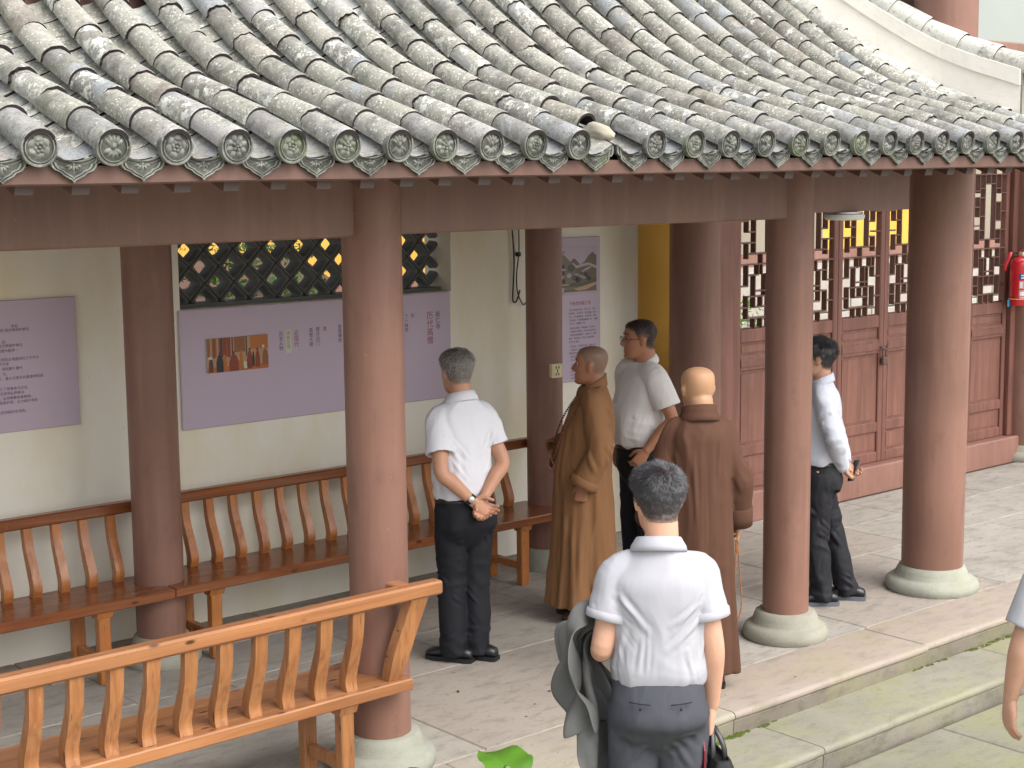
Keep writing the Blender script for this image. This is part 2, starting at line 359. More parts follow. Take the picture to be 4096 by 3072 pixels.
for a, b in ((.9, 2.6), (2.6, 4.15), (4.15, 5.62), (5.62, 7.249), (7.249, 8.9), (8.9, 10.6), (10.6, 12.4)):
    if b < 7.3: obj('kerb_stone', kerb_mesh(a+.003, b-.003, 4.86, 5.304, 0.0, -.135, 'kerb_stone'), fl)
    else: obj('kerb_stone', kerb_mesh(a+.003, b-.003, 4.875, 5.304, .001, -.135, 'kerb_stone'), fl)
stp = MB().box(-1.5, 13, 4.50, 4.93, -.29, -.135).build('steps', M['mortar']); tag(stp, kind='structure')
for a, b in ((.6, 2.4), (2.4, 4.2), (4.2, 5.82), (5.82, 7.75), (7.75, 9.4), (9.4, 11.2)):
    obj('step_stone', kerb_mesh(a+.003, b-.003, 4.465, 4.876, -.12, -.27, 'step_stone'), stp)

# moss in the step corners and scraps of dry leaf on the floor
def m_moss():
    t = MT('moss', .95, .1); v = t.coord('Object'); n_ = t.noise(v, 30, 4); t.col(t.mix(n_, (.035, .055, .010), (.12, .145, .035))); t.bump(t.noise(v, 160, 3), .6, .006); M['moss'] = t.m
m_moss(); plain('dry_leaf', (.07, .045, .03), .8, .2, .4, 20)
def moss_strip(y0, z0, x0, x1, seed):
    rr = random.Random(seed); mb = MB(); x = x0
    while x < x1:
        d = vnoise(np.array([[x*1.0, seed, 0]]), 1.1)[0]
        if d > -.1 and rr.random() < .30+.45*max(0, d):
            for q in range(2):
                w = rr.uniform(.006, .02)*(1+max(0, d)); h = rr.uniform(.002, .008)*(1+1.2*max(0, d)); cx, cy = x+rr.uniform(-.02, .02), y0-rr.uniform(0, .018)*(1+d)
                ring = [(cx+w*1.5*math.cos(a)*rr.uniform(.6, 1.2), cy+w*.8*math.sin(a)*rr.uniform(.6, 1.2), z0-.002) for a in np.linspace(0, 6.28, 8)[:-1]]
                n0 = len(ring); mb.add(ring+[(cx, cy+w*.3, z0+h)], [(j, (j+1) % n0, n0) for j in range(n0)])
        x += rr.uniform(.012, .03)
    return mb
tag(moss_strip(4.876, -.1195, 2.5, 9.8, 4).build('moss', M['moss'], None, True), 'green moss in the corner of the upper step', kind='stuff')
tag(moss_strip(4.480, -.2405, 3.5, 9.8, 9).build('moss', M['moss'], None, True), 'green moss along the foot of the lower step', kind='stuff')
mb = MB(); rr = random.Random(12)
for q in range(110):
    x, y_ = rr.uniform(3.5, 12.5), rr.uniform(4.95, 7.4); a = rr.uniform(0, 6.28); l = rr.uniform(.003, .012)*(1.6 if rr.random() < .12 else .8); w = l*rr.uniform(.25, .5)
    P_ = [(-l, 0, .003), (0, w, .006), (l, 0, .004), (0, -w, .003)]; mb.add([(x+p*math.cos(a)-q_*math.sin(a), y_+p*math.sin(a)+q_*math.cos(a), zz) for p, q_, zz in P_], [(0, 1, 2, 3)])
tag(mb.build('leaf_litter', M['dry_leaf']), 'scraps of dry leaf scattered over the stone floor', kind='stuff')
# ================================================================ COLUMNS
def column(x, y, r, top, label, base=None, drum=False, matn='brown_paint'):
    t = thing('column', label, 'column', (x, y, 0))
    bs = base or r*1.86; k = bs/.245
    if drum: pr = [(r*1.18, 0), (r*1.20, .03), (r*1.16, .07), (r*1.14, .075), (r*1.13, .14), (r*1.08, .15), (r*.8, .15)]; hb = .15
    else: pr = [(bs*.97, 0), (bs, .018), (bs*1.0, .038), (bs*.965, .062), (bs*.89, .078), (bs*.80, .084), (bs*.785, .090), (bs*.75, .12), (bs*.70, .148), (bs*.655, .155), (r*.8, .155)]; hb = .155
    mb = MB().lathe(pr, 40); me = mb.mesh('stone_base', M['base_stone'], 50)
    V = mverts(me); V[:, :2] *= (1+.012*vnoise(V, 9, x*3))[:, None]; setverts(me, V); obj('stone_base', me, t)
    zs = [hb-.02, hb+.4, 1.2, 2.0, top]
    obj('shaft', MB().lathe([(r*(1.0+.012*math.sin(z)) , z) for z in zs], 40).mesh('shaft', M[matn], 60), t)
    return t
CA = column(3.945, 5.50, .130, 2.92, 'brown column beside the end of the bench that stands at the courtyard edge')
CB = column(6.81, 5.53, .130, 2.92, 'brown column that half hides the man in the long sleeved shirt')
CC = column(8.31, 5.57, .190, 5.6, 'thick tall brown column rising past the tiled roof into the hall', .292)
CD = column(3.945, 7.555, .132, 3.3, 'dark brown column standing through the seats where the two wall benches meet', .215)
CE = column(6.86, 7.63, .120, 3.3, 'dark brown column with a socket plate at the end of the wall bench', .15, True)
CF = column(8.30, 7.60, .185, 5.4, 'thick brown column at the left end of the lattice doors', .26)
CG = column(12.78, 7.66, .190, 5.4, 'brown column carrying the red fire extinguisher', .27)
CH = column(12.95, 5.57, .190, 5.6, 'thick tall brown column at the far end of the hall porch', .292)
# ================================================================ BEAMS
def beam(x0, x1, y0, y1, z0, z1, label, mat='beam_paint', name='beam', cham=None):
    if cham:
        me = MB().extr([(x0, z0), (x1, z0), (x1, z1-.05), (x1-.07, z1), (x0, z1)], 'y', y0, y1).mesh(name, M[mat])
    else: me = MB().cbox(x0, x1, y0, y1, z0, z1, .008).mesh(name, M[mat])
    return tag(obj(name, me), label, 'beam')
beam(-.6, 3.945, 5.455, 5.555, 2.372, 2.74, 'broad brown eave beam over the courtyard bench')
beam(3.947, 6.80, 5.462, 5.562, 2.377, 2.745, 'broad brown eave beam over the grey haired man')
beam(6.802, 7.83, 5.470, 5.570, 2.405, 2.78, 'short brown beam end with a round white lamp under it', cham=True)
for k, (x0, x1, nm) in enumerate(((-.6, 3.945, 'over the wall bench left end'), (3.947, 6.86, 'over the latticed wall window'), (6.862, 8.1, 'beside the tall lilac notice'))):
    beam(x0, x1, 7.56, 7.64, 2.72, 2.95, 'dark rear corridor beam '+nm, name='rear_beam')
for k, (x, nm) in enumerate(((3.945, 'the bench end column'), (6.83, 'the socket plate column'))):
    beam(x-.05, x+.05, 5.57, 7.5, 2.76, 2.92, 'cross beam reaching back from the eave to '+nm, name='cross_beam')

# ================================================================ ROOF
roof = thing('corridor_roof', 'curved corridor roof of lichen covered grey tube tiles over the walkway', 'roof')
XS = [1.60, 1.83, 2.058, 2.305, 2.528, 2.755, 2.975, 3.202, 3.435, 3.648, 3.873, 4.099, 4.335, 4.565, 4.776, 5.019, 5.249, 5.487, 5.729, 5.961, 6.189, 6.414, 6.637, 6.856, 7.084, 7.32, 7.545]
BROKEN = 13
def rise(x): return .0095*(x-2.06)
AXP = spline([(4.60, 2.728), (4.82, 2.810), (5.03, 2.884), (5.25, 2.960), (5.46, 3.050), (5.66, 3.163), (5.86, 3.294), (6.05, 3.434), (6.30, 3.632), (6.55, 3.845), (6.86, 4.12)], 8)
AXP = np.array(AXP); AXS = np.concatenate([[0], np.cumsum(np.hypot(*np.diff(AXP, axis=0).T))])
def ax(s): return float(np.interp(s, AXS, AXP[:,0])), float(np.interp(s, AXS, AXP[:,1]))
def axz(y): return float(np.interp(y, AXP[:,0], AXP[:,1]))
SMAX = float(AXS[-1])
def tube_tile_mesh(L, r0, r1, th, name, mats, n=14, chip=0):
    mb = MB(); rings_o, rings_i = [], []; ys = [0, .012, L*.5, L]
    for q, yy in enumerate(ys):
        R = r0+(r1-r0)*yy/L - (.0025 if q == 0 else 0); ro, ri = [], []
        for j in range(n+1):
            a = math.radians(-14+208*j/n); cx, cz = math.cos(a), math.sin(a)
            dy = chip*.018*(math.sin(j*2.3)+math.sin(j*1.1+2)) if q == 0 else 0
            ro.append((R*cx, yy+dy, R*cz)); ri.append(((R-th)*cx, yy+dy, (R-th)*cz))
        rings_o.append(ro); rings_i.append(ri)
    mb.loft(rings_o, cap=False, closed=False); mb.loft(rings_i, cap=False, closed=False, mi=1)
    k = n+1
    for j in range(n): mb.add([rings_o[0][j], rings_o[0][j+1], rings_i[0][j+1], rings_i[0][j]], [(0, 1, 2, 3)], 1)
    me = mb.mesh(name, mats, 45); return me
def pan_mesh(L, w, sag, th, mats, n=8):
    mb = MB(); top, bot = [], []
    for yy in (0, L):
        t_, b_ = [], []
        for j in range(n+1):
            x = -w/2+w*j/n; z = -.058+sag*(2*x/w)**2; t_.append((x, yy, z)); b_.append((x, yy, z-th))
        top.append(t_); bot.append(b_)
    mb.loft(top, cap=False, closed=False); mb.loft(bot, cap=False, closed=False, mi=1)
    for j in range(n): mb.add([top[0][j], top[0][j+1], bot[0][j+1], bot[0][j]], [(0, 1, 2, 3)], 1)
    return mb.mesh('pan_tile', mats, 60)
TT = [tube_tile_mesh(.245, .0605, .0515, .012, 'tube_tile', [M['tube_tile'], M['joint_shade']], chip=c) for c in (0, 0, .12, .3)]
TE = tube_tile_mesh(.255, .0600, .0515, .012, 'eave_tube', [M['eave_tile'], M['joint_shade']])
TP = tube_tile_mesh(.245, .0605, .0515, .012, 'pale_tube', [M['pale_tube'], M['joint_shade']])
PL = pan_mesh(.15, .212, .046, .015, [M['pan_tile'], M['joint_shade']]); PP = pan_mesh(.15, .212, .046, .015, [M['pan_pale'], M['joint_shade']])
PE = pan_mesh(.17, .212, .044, .013, [M['eave_tile'], M['joint_shade']])
def dome(mb, cx, cz, ln, wd, ang, h, y0, n=8, mi=1):
    V = []; ca, sa = math.cos(ang), math.sin(ang)
    for j in range(n):
        a = 2*math.pi*j/n; p, q = ln*math.cos(a)*(1.0 if math.cos(a) < .9 else 1.12), wd*math.sin(a)
        V.append((cx+p*ca-q*sa, y0, cz+p*sa+q*ca))
    for j in range(n):
        a = 2*math.pi*j/n; p, q = .5*ln*math.cos(a), .5*wd*math.sin(a); V.append((cx+p*ca-q*sa, y0-h*.8, cz+p*sa+q*ca))
    V.append((cx, y0-h, cz)); F = []
    for j in range(n):
        k = (j+1) % n; F += [(j, k, n+k, n+j), (n+j, n+k, 2*n)]
    mb.add(V, F, mi)
def disc_mesh(variant):
    mb = MB(); R = .0615
    mb.lathe([(R*.9, -.022), (R, -.02), (R, .0), (R*.985, .005), (R*.90, .006), (R*.87, .001), (R*.80, .001), (R*.785, .0045), (R*.735, .0045), (R*.72, -.002), (.004, -.002)], 32, axis='y')
    for i, f in enumerate(mb.f):
        rr_ = [math.hypot(mb.v[q][0], mb.v[q][2]) for q in f]
        if min(rr_) > R*.86 or (R*.73 < min(rr_) and max(rr_) < R*.79): mb.m[i] = 1
    y0 = .002
    if variant == 0:
        for j in range(8): a = 2*math.pi*j/8+.2; dome(mb, .027*math.cos(a), .027*math.sin(a), .014, .0105, a, .007, y0)
        for j in range(5): a = 2*math.pi*j/5; dome(mb, .012*math.cos(a), .012*math.sin(a), .010, .008, a, .011, y0)
        dome(mb, 0, 0, .006, .006, 0, .014, y0)
    elif variant == 1:
        for j, a in enumerate((-150, -120, -90, -60, -30)): a = rad(a); dome(mb, .021*math.cos(a), -.004+.021*math.sin(a), .015, .009, a, .008, y0)
        for a in (35, 62, 90, 118, 145): a = rad(a); dome(mb, .024*math.cos(a), .004+.020*math.sin(a), .016, .0085, a, .008, y0)
        dome(mb, 0, .006, .012, .014, 0, .012, y0)
    else:
        for j in range(6): a = 2*math.pi*j/6+.5; dome(mb, .025*math.cos(a), .025*math.sin(a), .012, .016, a, .007, y0)
        for j in range(6): a = 2*math.pi*j/6; dome(mb, .013*math.cos(a), .013*math.sin(a), .008, .010, a, .011, y0)
        dome(mb, 0, 0, .007, .007, 0, .013, y0)
    return mb.mesh('tile_disc', [M['ornament'], M['ornament_worn']], 35)
DISC = [disc_mesh(i) for i in range(3)]
def drip_mesh():
    half = [(.098, -.002), (.102, -.020), (.098, -.038), (.088, -.047), (.079, -.049), (.076, -.060), (.066, -.072), (.053, -.077), (.045, -.080), (.036, -.089), (.020, -.097), (.006, -.104), (0, -.112)]
    w = .212
    arc = [(-.098+.196*j/10) for j in range(11)]
    out = half + [(-x, z) for x, z in reversed(half[:-1])]
    top = [(x, -.044+.044*(2*x/w)**2) for x in arc[1:-1]]          # left to right along the pan lip
    poly = out + top
    mb = MB(); mb.extr(poly, 'y', -.004, .010)
    c = (0, -.054)
    def ring(s0, s1, h):
        A = [(c[0]+(x-c[0])*s0, c[1]+(z-c[1])*s0) for x, z in poly]; B = [(c[0]+(x-c[0])*s1, c[1]+(z-c[1])*s1) for x, z in poly]; n = len(poly)
        V = [(x, -.0042, z) for x, z in A]+[(x, -.0042-h, z) for x, z in A]+[(x, -.0042-h, z) for x, z in B]+[(x, -.0042, z) for x, z in B]; F = []
        for i in range(n):
            k = (i+1) % n; F += [(i, k, n+k, n+i), (n+i, n+k, 2*n+k, 2*n+i), (2*n+i, 2*n+k, 3*n+k, 3*n+i)]
        mb.add(V, F, 1)
    ring(.995, .91, .008); ring(.82, .74, .006)
    for a, r_, l in ((-90, .014, .015), (-50, .016, .014), (-130, .016, .014), (-12, .018, .013), (-168, .018, .013), (90, .004, .010)):
        a = rad(a); dome(mb, r_*math.cos(a), -.056+r_*.7*math.sin(a), l*.8, .0065, a, .008, -.004)
    dome(mb, .045, -.033, .010, .006, .4, .007, -.004); dome(mb, -.045, -.033, .010, .006, 2.7, .007, -.004)
    # rolled lip under the pan edge
    for dz, h in ((.000, .012), (-.010, .007)):
        V = []; xs = [-.096+.192*j/12 for j in range(13)]
        for x in xs:
            z = -.044+.044*(2*x/w)**2+dz; V += [(x, -.004, z), (x, -.004-h, z-.002), (x, -.004, z-.008)]
        mb.add(V, [f for j in range(12) for f in ((3*j, 3*j+3, 3*j+4, 3*j+1), (3*j+1, 3*j+4, 3*j+5, 3*j+2))], 1)
    return mb.mesh('drip_plate', [M['ornament'], M['ornament_worn']], 35)
DRIP = drip_mesh()
random.seed(21)
def tilted(x, s, L, lift, roll=0, yaw=0, dzn=0.0, drop=.0):
    """matrix of a tile whose lower end sits at arc length s on the roof curve"""
    y0, z0 = ax(s); y1, z1 = ax(min(s+L, SMAX)); a = math.atan2(z1-z0, y1-y0) - lift
    return Matrix.Translation((x, y0, z0+rise(x)+dzn)) @ Matrix.Rotation(a, 4, 'X') @ Matrix.Rotation(yaw, 4, 'Z') @ Matrix.Rotation(roll, 4, 'Y')
EXPO = .2295
VIS_S = 1.98                                                     # arc length to which single tiles are laid
ntube = 0
for i, x in enumerate(XS):
    off = random.uniform(-.012, .012)
    vis = min(SMAX-.05, (1.55 if i < 8 else 1.80 if i < 16 else 2.15))
    k = 0
    while True:
        s = 0 if k == 0 else k*EXPO + off
        if s > vis: break
        if k == 0:
            if i != BROKEN:
                o = obj('eave_tile', TE, roof, tilted(x, -.0, .25, .012, random.uniform(-.05, .05)))
                d = obj('tile_disc', DISC[(i*7+i//3) % 3], o, Matrix.Translation((0, .0, -.003)) @ Matrix.Rotation(-rad(12), 4, 'X') @ Matrix.Rotation(random.uniform(-.3, .3), 4, 'Y'))
        else:
            obj('tube_tile', random.choice(TT), roof, tilted(x+random.uniform(-.005, .005), s+random.uniform(-.010, .010), .245, .022+random.uniform(-.008, .012), random.uniform(-.14, .14), random.uniform(-.025, .025), random.uniform(-.002, .004)) @ Matrix.Scale(random.uniform(.96, 1.05), 4, (1, 0, 0))); ntube += 1
        k += 1
    # the rest of the run to the ridge in one piece
    s0 = k*EXPO+off
    if s0 < SMAX-.05:
        P = []
        ss = np.arange(s0, SMAX, .115)
        if len(ss) > 1:
            mb = MB()
            for a, b in zip(ss, list(ss[1:])+[SMAX]):
                ya, za = ax(a); yb, zb = ax(b+.01); z_ = rise(x)
                rr = [[(x+r_*math.cos(rad(-14+208*j/10)), yy, zz+z_+r_*math.sin(rad(-14+208*j/10))) for j in range(11)] for r_, yy, zz in ((.060, ya, za), (.0525, yb, zb))]
                mb.loft(rr, cap=False, closed=False)
            tag(mb.build('upper_tube_tiles', M['tube_tile'], roof, 45), kind='stuff')
# pan tiles in the troughs
PX = [(a+b)/2 for a, b in zip(XS, XS[1:])] + [7.665]
cand = []
for i, x in enumerate(PX):
    o = obj('eave_pan', PE, roof, tilted(x, .034, .17, .0))
    d = obj('drip_plate', DRIP, o, Matrix.Translation((0, -.002, -.014)) @ Matrix.Rotation(-rad(20), 4, 'X') @ Matrix.Rotation(random.uniform(-.03, .03), 4, 'Y'))
    vis = 1.45 if i < 7 else 1.75 if i < 16 else 2.1
    k = 1; off = random.uniform(-.02, .02)
    while True:
        s = k*.113 + off
        if s > min(vis, SMAX-.1): break
        depth = x*.647+ax(s)[0]*.751
        cand.append((depth, i, k, x, s)); k += 1
cand.sort()
stuff = {0: MB(), 1: MB()}
for rank, (dp, i, k, x, s) in enumerate(cand):
    pale = vnoise(np.array([[i*1.0, k*.28, 0]]), (.9, 1, 1), 3.3)[0]+random.uniform(-.45, .45) > .16
    Mx = tilted(x+random.uniform(-.005, .005), s, .15, .055, random.uniform(-.05, .05), random.uniform(-.03, .03), random.uniform(-.003, .002))
    if rank < 298: obj('pan_tile', PP if pale else PL, roof, Mx)
    else:
        src = PP
        vs = [Mx @ v.co for v in src.vertices]; stuff[int(pale)].add(vs, [tuple(p.vertices) for p in src.polygons]); stuff[int(pale)].m[-len(src.polygons):] = [p.material_index for p in src.polygons]
for q, nm in ((0, 'pan_tile'), (1, 'pan_pale')):
    if stuff[q].v: tag(stuff[q].build('far_pan_tiles', [M[nm], M['joint_shade']], roof, 60), kind='stuff')
# lump of old mortar where one eave tile is missing
xb = XS[BROKEN]; rnd = np.random.RandomState(2)
mb = MB(); mb.loft(tube_rings([(xb-.005, 4.80, 2.785), (xb-.004, 4.79, 2.785), (xb-.004, 4.77, 2.782), (xb-.002, 4.745, 2.780), (xb+.0, 4.72, 2.782), (xb+.008, 4.69, 2.772), (xb+.018, 4.665, 2.758), (xb+.022, 4.655, 2.752)], [.014, .022, .032, .037, .036, .030, .020, .010], 28)); me = mb.mesh('mortar_lump', M['mortar_lump'], True)
V = mverts(me); V += mnormals(me)*(vnoise(V, 38)*.014+vnoise(V, 90)*.006)[:, None]; V[:,2] += rise(xb); setverts(me, V); obj('mortar_lump', me, roof)
# boarding, fascia, rafters
XL, XR = .4, 8.50
def sheet(x0, x1, dz, th, name, mat):
    mb = MB(); rings = []
    pts = [(y_, z_) for y_, z_ in AXP[::4]]
    for x in (x0, x1):
        rings.append([(x, y_+.06, z_+dz+rise(x)) for y_, z_ in pts] + [(x, y_+.06, z_+dz-th+rise(x)) for y_, z_ in reversed(pts)])
    mb.loft(rings); return mb.build(name, M[mat], roof)
sheet(XL, XR, -.070, .022, 'roof_boarding', 'soffit')
mb = MB()                                                    # rear slope, falling behind the wall
rings = []
for x in (XL, XR):
    pts = [(13.75-y_, z_+rise(x)-.03) for y_, z_ in AXP[::4]]
    rings.append([(x, a, b) for a, b in pts] + [(x, a, b-.05) for a, b in reversed(pts)])
mb.loft(rings).build('rear_slope', M['tube_tile'], roof)
mb = MB(); mb.tube([(XL, 6.875, 4.15), (XR, 6.875, 4.22)], .12, 12); mb.build('main_ridge', M['ridge_plaster'], roof)
fz = 2.607
mb = MB(); rings = []
for i in range(29):
    x = XL+(XR-XL)*i/28; zz = rise(x)*.7+.0015*math.sin(i*1.7); rings.append([(x, 4.648, fz+zz), (x, 4.684, fz+.004+zz), (x, 4.684, fz+.062+zz), (x, 4.640, fz+.062+zz), (x, 4.640, fz+.006+zz)])
mb.loft(rings).build('fascia_board', M['fascia_shaded'], roof)
# rafter: follows the curve under the boarding; one mesh shared by all
pts = [(4.690, 2.643)] + [(y_+.06, z_-.093) for y_, z_ in AXP[8::8] if y_ < 6.8]
mb = MB(); rings = []
for q, (a, b) in enumerate(pts):
    h = .068 if q else .066
    rings.append([(-.031, a, b), (.031, a, b), (.031, a+.02, b-h), (-.031, a+.02, b-h)])
mb.loft(rings); RAF = mb.mesh('rafter', [M['soffit'], M['rafter_end']]); 
for p in RAF.polygons:
    if p.normal.y < -.8: p.material_index = 1
x = .55; k = 0
while x < XR-.05:
    o = obj('rafter', RAF, roof); o.location = (x+random.uniform(-.01, .01), 0, rise(x)*.7+random.uniform(-.003, .003)); x += .187
# descending ridge at the hall end: plastered wall with capping tiles, splaying out towards the eave
ysr = [v for v in np.linspace(4.95, 6.80, 24)]
def xr(y): return float(np.interp(y, [4.9, 5.04, 5.45, 5.83, 6.10, 6.35, 6.8], [8.235, 8.215, 8.155, 8.060, 7.965, 7.865, 7.70]))
def rz(y): return axz(y)+rise(8.0)
def band(h, lo, hi):
    rings = []
    for y_ in ysr:
        z_ = rz(y_); x = xr(y_); rings.append([(x-h, y_, z_+lo), (x+h, y_, z_+lo), (x+h, y_, z_+hi), (x-h, y_, z_+hi)])
    return rings
rdg = MB().loft(band(.085, -.09, .195)).build('descending_ridge', M['ridge_plaster'], roof)
MB().loft(band(.097, .198, .290)).build('ridge_band', M['ridge_plaster'], rdg)
x_ = xr(ysr[0]); MB().extr([(x_-.083, -.09), (x_+.083, -.09), (x_+.083, .286), (x_-.083, .286)], 'y', ysr[0]-.012, ysr[0]-.0005).xf(Matrix.Translation((0, 0, rz(ysr[0])))).build('ridge_end', M['base_stone'], rdg)
RC = tube_tile_mesh(.262, .088, .078, .013, 'ridge_cap', [M['pale_tube'], M['joint_shade']])
s = float(np.interp(4.90, AXP[:,0], AXS)); k = 0
while s < SMAX-.2:
    ya, yb = ax(s)[0], ax(s+.245)[0]; Mx = tilted(xr(ya), s, .26, .02, yaw=-math.atan2(xr(yb)-xr(ya), .245)); Mx.translation.z += .292
    o = obj('ridge_cap_tile', RC, rdg, Mx)
    if k == 0: obj('ridge_disc', DISC[0], rdg, Mx @ Matrix.Scale(1.45, 4) @ Matrix.Translation((0, .0, 0)) @ Matrix.Rotation(-rad(12), 4, 'X'))
    s += .245; k += 1
# pale tube run bedded against the ridge, then the last runs, which stop where they meet it
s = .42
while s < SMAX-.1:
    ya, yb = ax(s)[0], ax(s+.23)[0]; Mx = tilted(xr(ya)-.135, s, .245, .022, yaw=-math.atan2(xr(yb)-xr(ya), .23)); Mx.translation.z -= .004; obj('pale_tube_tile', TP, roof, Mx); s += EXPO
for xx, smax in ((7.80, 1.45), (8.03, .62), (8.36, .30)):
    s = 0.0
    while s < smax:
        obj('tube_tile' if s else 'eave_tile', TT[0] if s else TE, roof, tilted(xx, s, .245, .022, random.uniform(-.08, .08))); s += EXPO
    obj('tile_disc', DISC[1], roof, tilted(xx, 0, .25, .012) @ Matrix.Rotation(-rad(12), 4, 'X'))
for xx, smax in ((7.915, .9), (8.195, .1)):
    obj('eave_pan', PE, roof, tilted(xx, .034, .17, 0)); obj('drip_plate', DRIP, roof, tilted(xx, .034, .17, 0) @ Matrix.Translation((0, -.002, -.014)) @ Matrix.Rotation(-rad(20), 4, 'X')); s = .113
    while s < smax: obj('pan_tile', PL, roof, tilted(xx, s, .15, .055)); s += .113
mb = MB(); rings = []
for x in (8.44, 8.48):
    rings.append([(x, y_+.05, z_+.0+rise(x)) for y_, z_ in AXP[::4]] + [(x, y_+.05, z_-.20+rise(x)) for y_, z_ in reversed(AXP[::4])])
mb.loft(rings).build('verge_board', M['beam_paint'], roof)

# ================================================================ REAR WALL WITH LATTICE WINDOW
ww = thing('white_wall', 'white plastered rear wall of the corridor with a latticed window', 'wall')
WY0, WY1 = 8.05, 8.33; wx0, wx1, wz0, wz1 = 4.405, 6.412, 1.876, 2.52
mb = MB(); mb.box(-1.2, wx0, WY0, WY1, -.02, 3.15); mb.box(wx1, 8.17, WY0, WY1, -.02, 3.15); mb.box(wx0, wx1, WY0, WY1, -.02, wz0); mb.box(wx0, wx1, WY0, WY1, wz1, 3.15)
mb.build('plaster', M['white_wall'], ww)
lat = MB().box(wx0+.001, wx1-.001, WY0+.10, WY1-.02, wz0+.001, wz0+.022).build('window_lattice', M['lattice_grey'], ww)
# each block: a rotated square with a diamond opening, edges rounded towards the hole
PITCHX = .2007; hd = PITCHX/2
def block_mesh():
    def sq(r, y, rd, n=5):
        pts = []
        for q in range(4):
            a0 = math.pi/2*q; cx, cz = (r-rd)*math.cos(a0), (r-rd)*math.sin(a0)
            for j in range(n):
                a = a0-math.pi/4+math.pi/2*j/(n-1); pts.append((cx+rd*math.cos(a), y, cz+rd*math.sin(a)))
        return pts
    mb = MB(); rings = [sq(hd-.001, .03, .004), sq(hd-.001, -.03, .004), sq(hd*.90, -.046, .010), sq(hd*.78, -.050, .016), sq(hd*.66, -.042, .014), sq(hd*.60, -.02, .012), sq(hd*.57, .045, .012), sq(hd-.001, .045, .004)]
    mb.loft(rings, cap=False); return mb.mesh('lattice_block', M['lattice_grey'], 40)
BLK = block_mesh(); r_ = 0; z = wz0+.022+hd*.12
while z < wz1+hd:
    x = wx0+ (.045 if r_ % 2 == 0 else .045-hd)
    while x < wx1+hd*.3:
        if wx0+hd*.02 < x < wx1-hd*.02 and wz0+.0 < z: obj('lattice_block', BLK, lat, Matrix.Translation((x, WY0+.185, z)))
        x += PITCHX
    z += hd; r_ += 1
# yard behind: ochre wall, pale plinth, shrubs
och = MB().box(8.30, 9.25, 8.42, 8.60, -.02, 3.3).build('ochre_wall', M['yellow_wall']); tag(och, 'ochre wall strip seen between the white wall and the thick door column', 'wall')
yw = thing('yellow_wall', 'bright yellow wall across the back yard seen through lattice and doors', 'wall')
for xa, xb, mt_ in ((4, 11.6, 'yellow_wall'), (11.6, 17.2, 'beige_wall'), (17.2, 19.9, 'yellow_wall'), (19.9, 30, 'beige_wall')): MB().box(xa, xb, 13.4, 13.7, 1.58, 3.4).build('rendering', M[mt_], yw)
pb = MB().box(4, 30, 13.25, 13.75, -.30, 1.42).build('plinth', M['pale_plinth'], yw)
MB().box(4, 30, 13.32, 13.72, 1.425, 1.575).build('brown_band', M['sill_paint'], yw)
x = 4.4; 
while x < 29: 
    MB().cbox(x, x+.86, 13.20, 13.245, .75, 1.36, .01).build('plinth_stone', M['pale_plinth'], pb); MB().cbox(x-.4, x+.46, 13.20, 13.245, .1, .73, .01).build('plinth_stone', M['pale_plinth'], pb); x += .88
for k, xx in enumerate((11.6, 15.4, 18.6)):
    t = thing('yard_post', ('slim dark post in the back yard behind the first door leaves', 'slim dark post in the back yard behind the padlocked doors', 'slim dark post in the back yard behind the last door leaf')[k], 'post', (xx, 10.6, 0))
    MB().lathe([(.12, -.02), (.12, 3.3)], 16).build('shaft', M['brown_paint'], t, 60); MB().lathe([(.17, -.05), (.17, .12), (.13, .14)], 16).build('stone_base', M['base_stone'], t, 60)

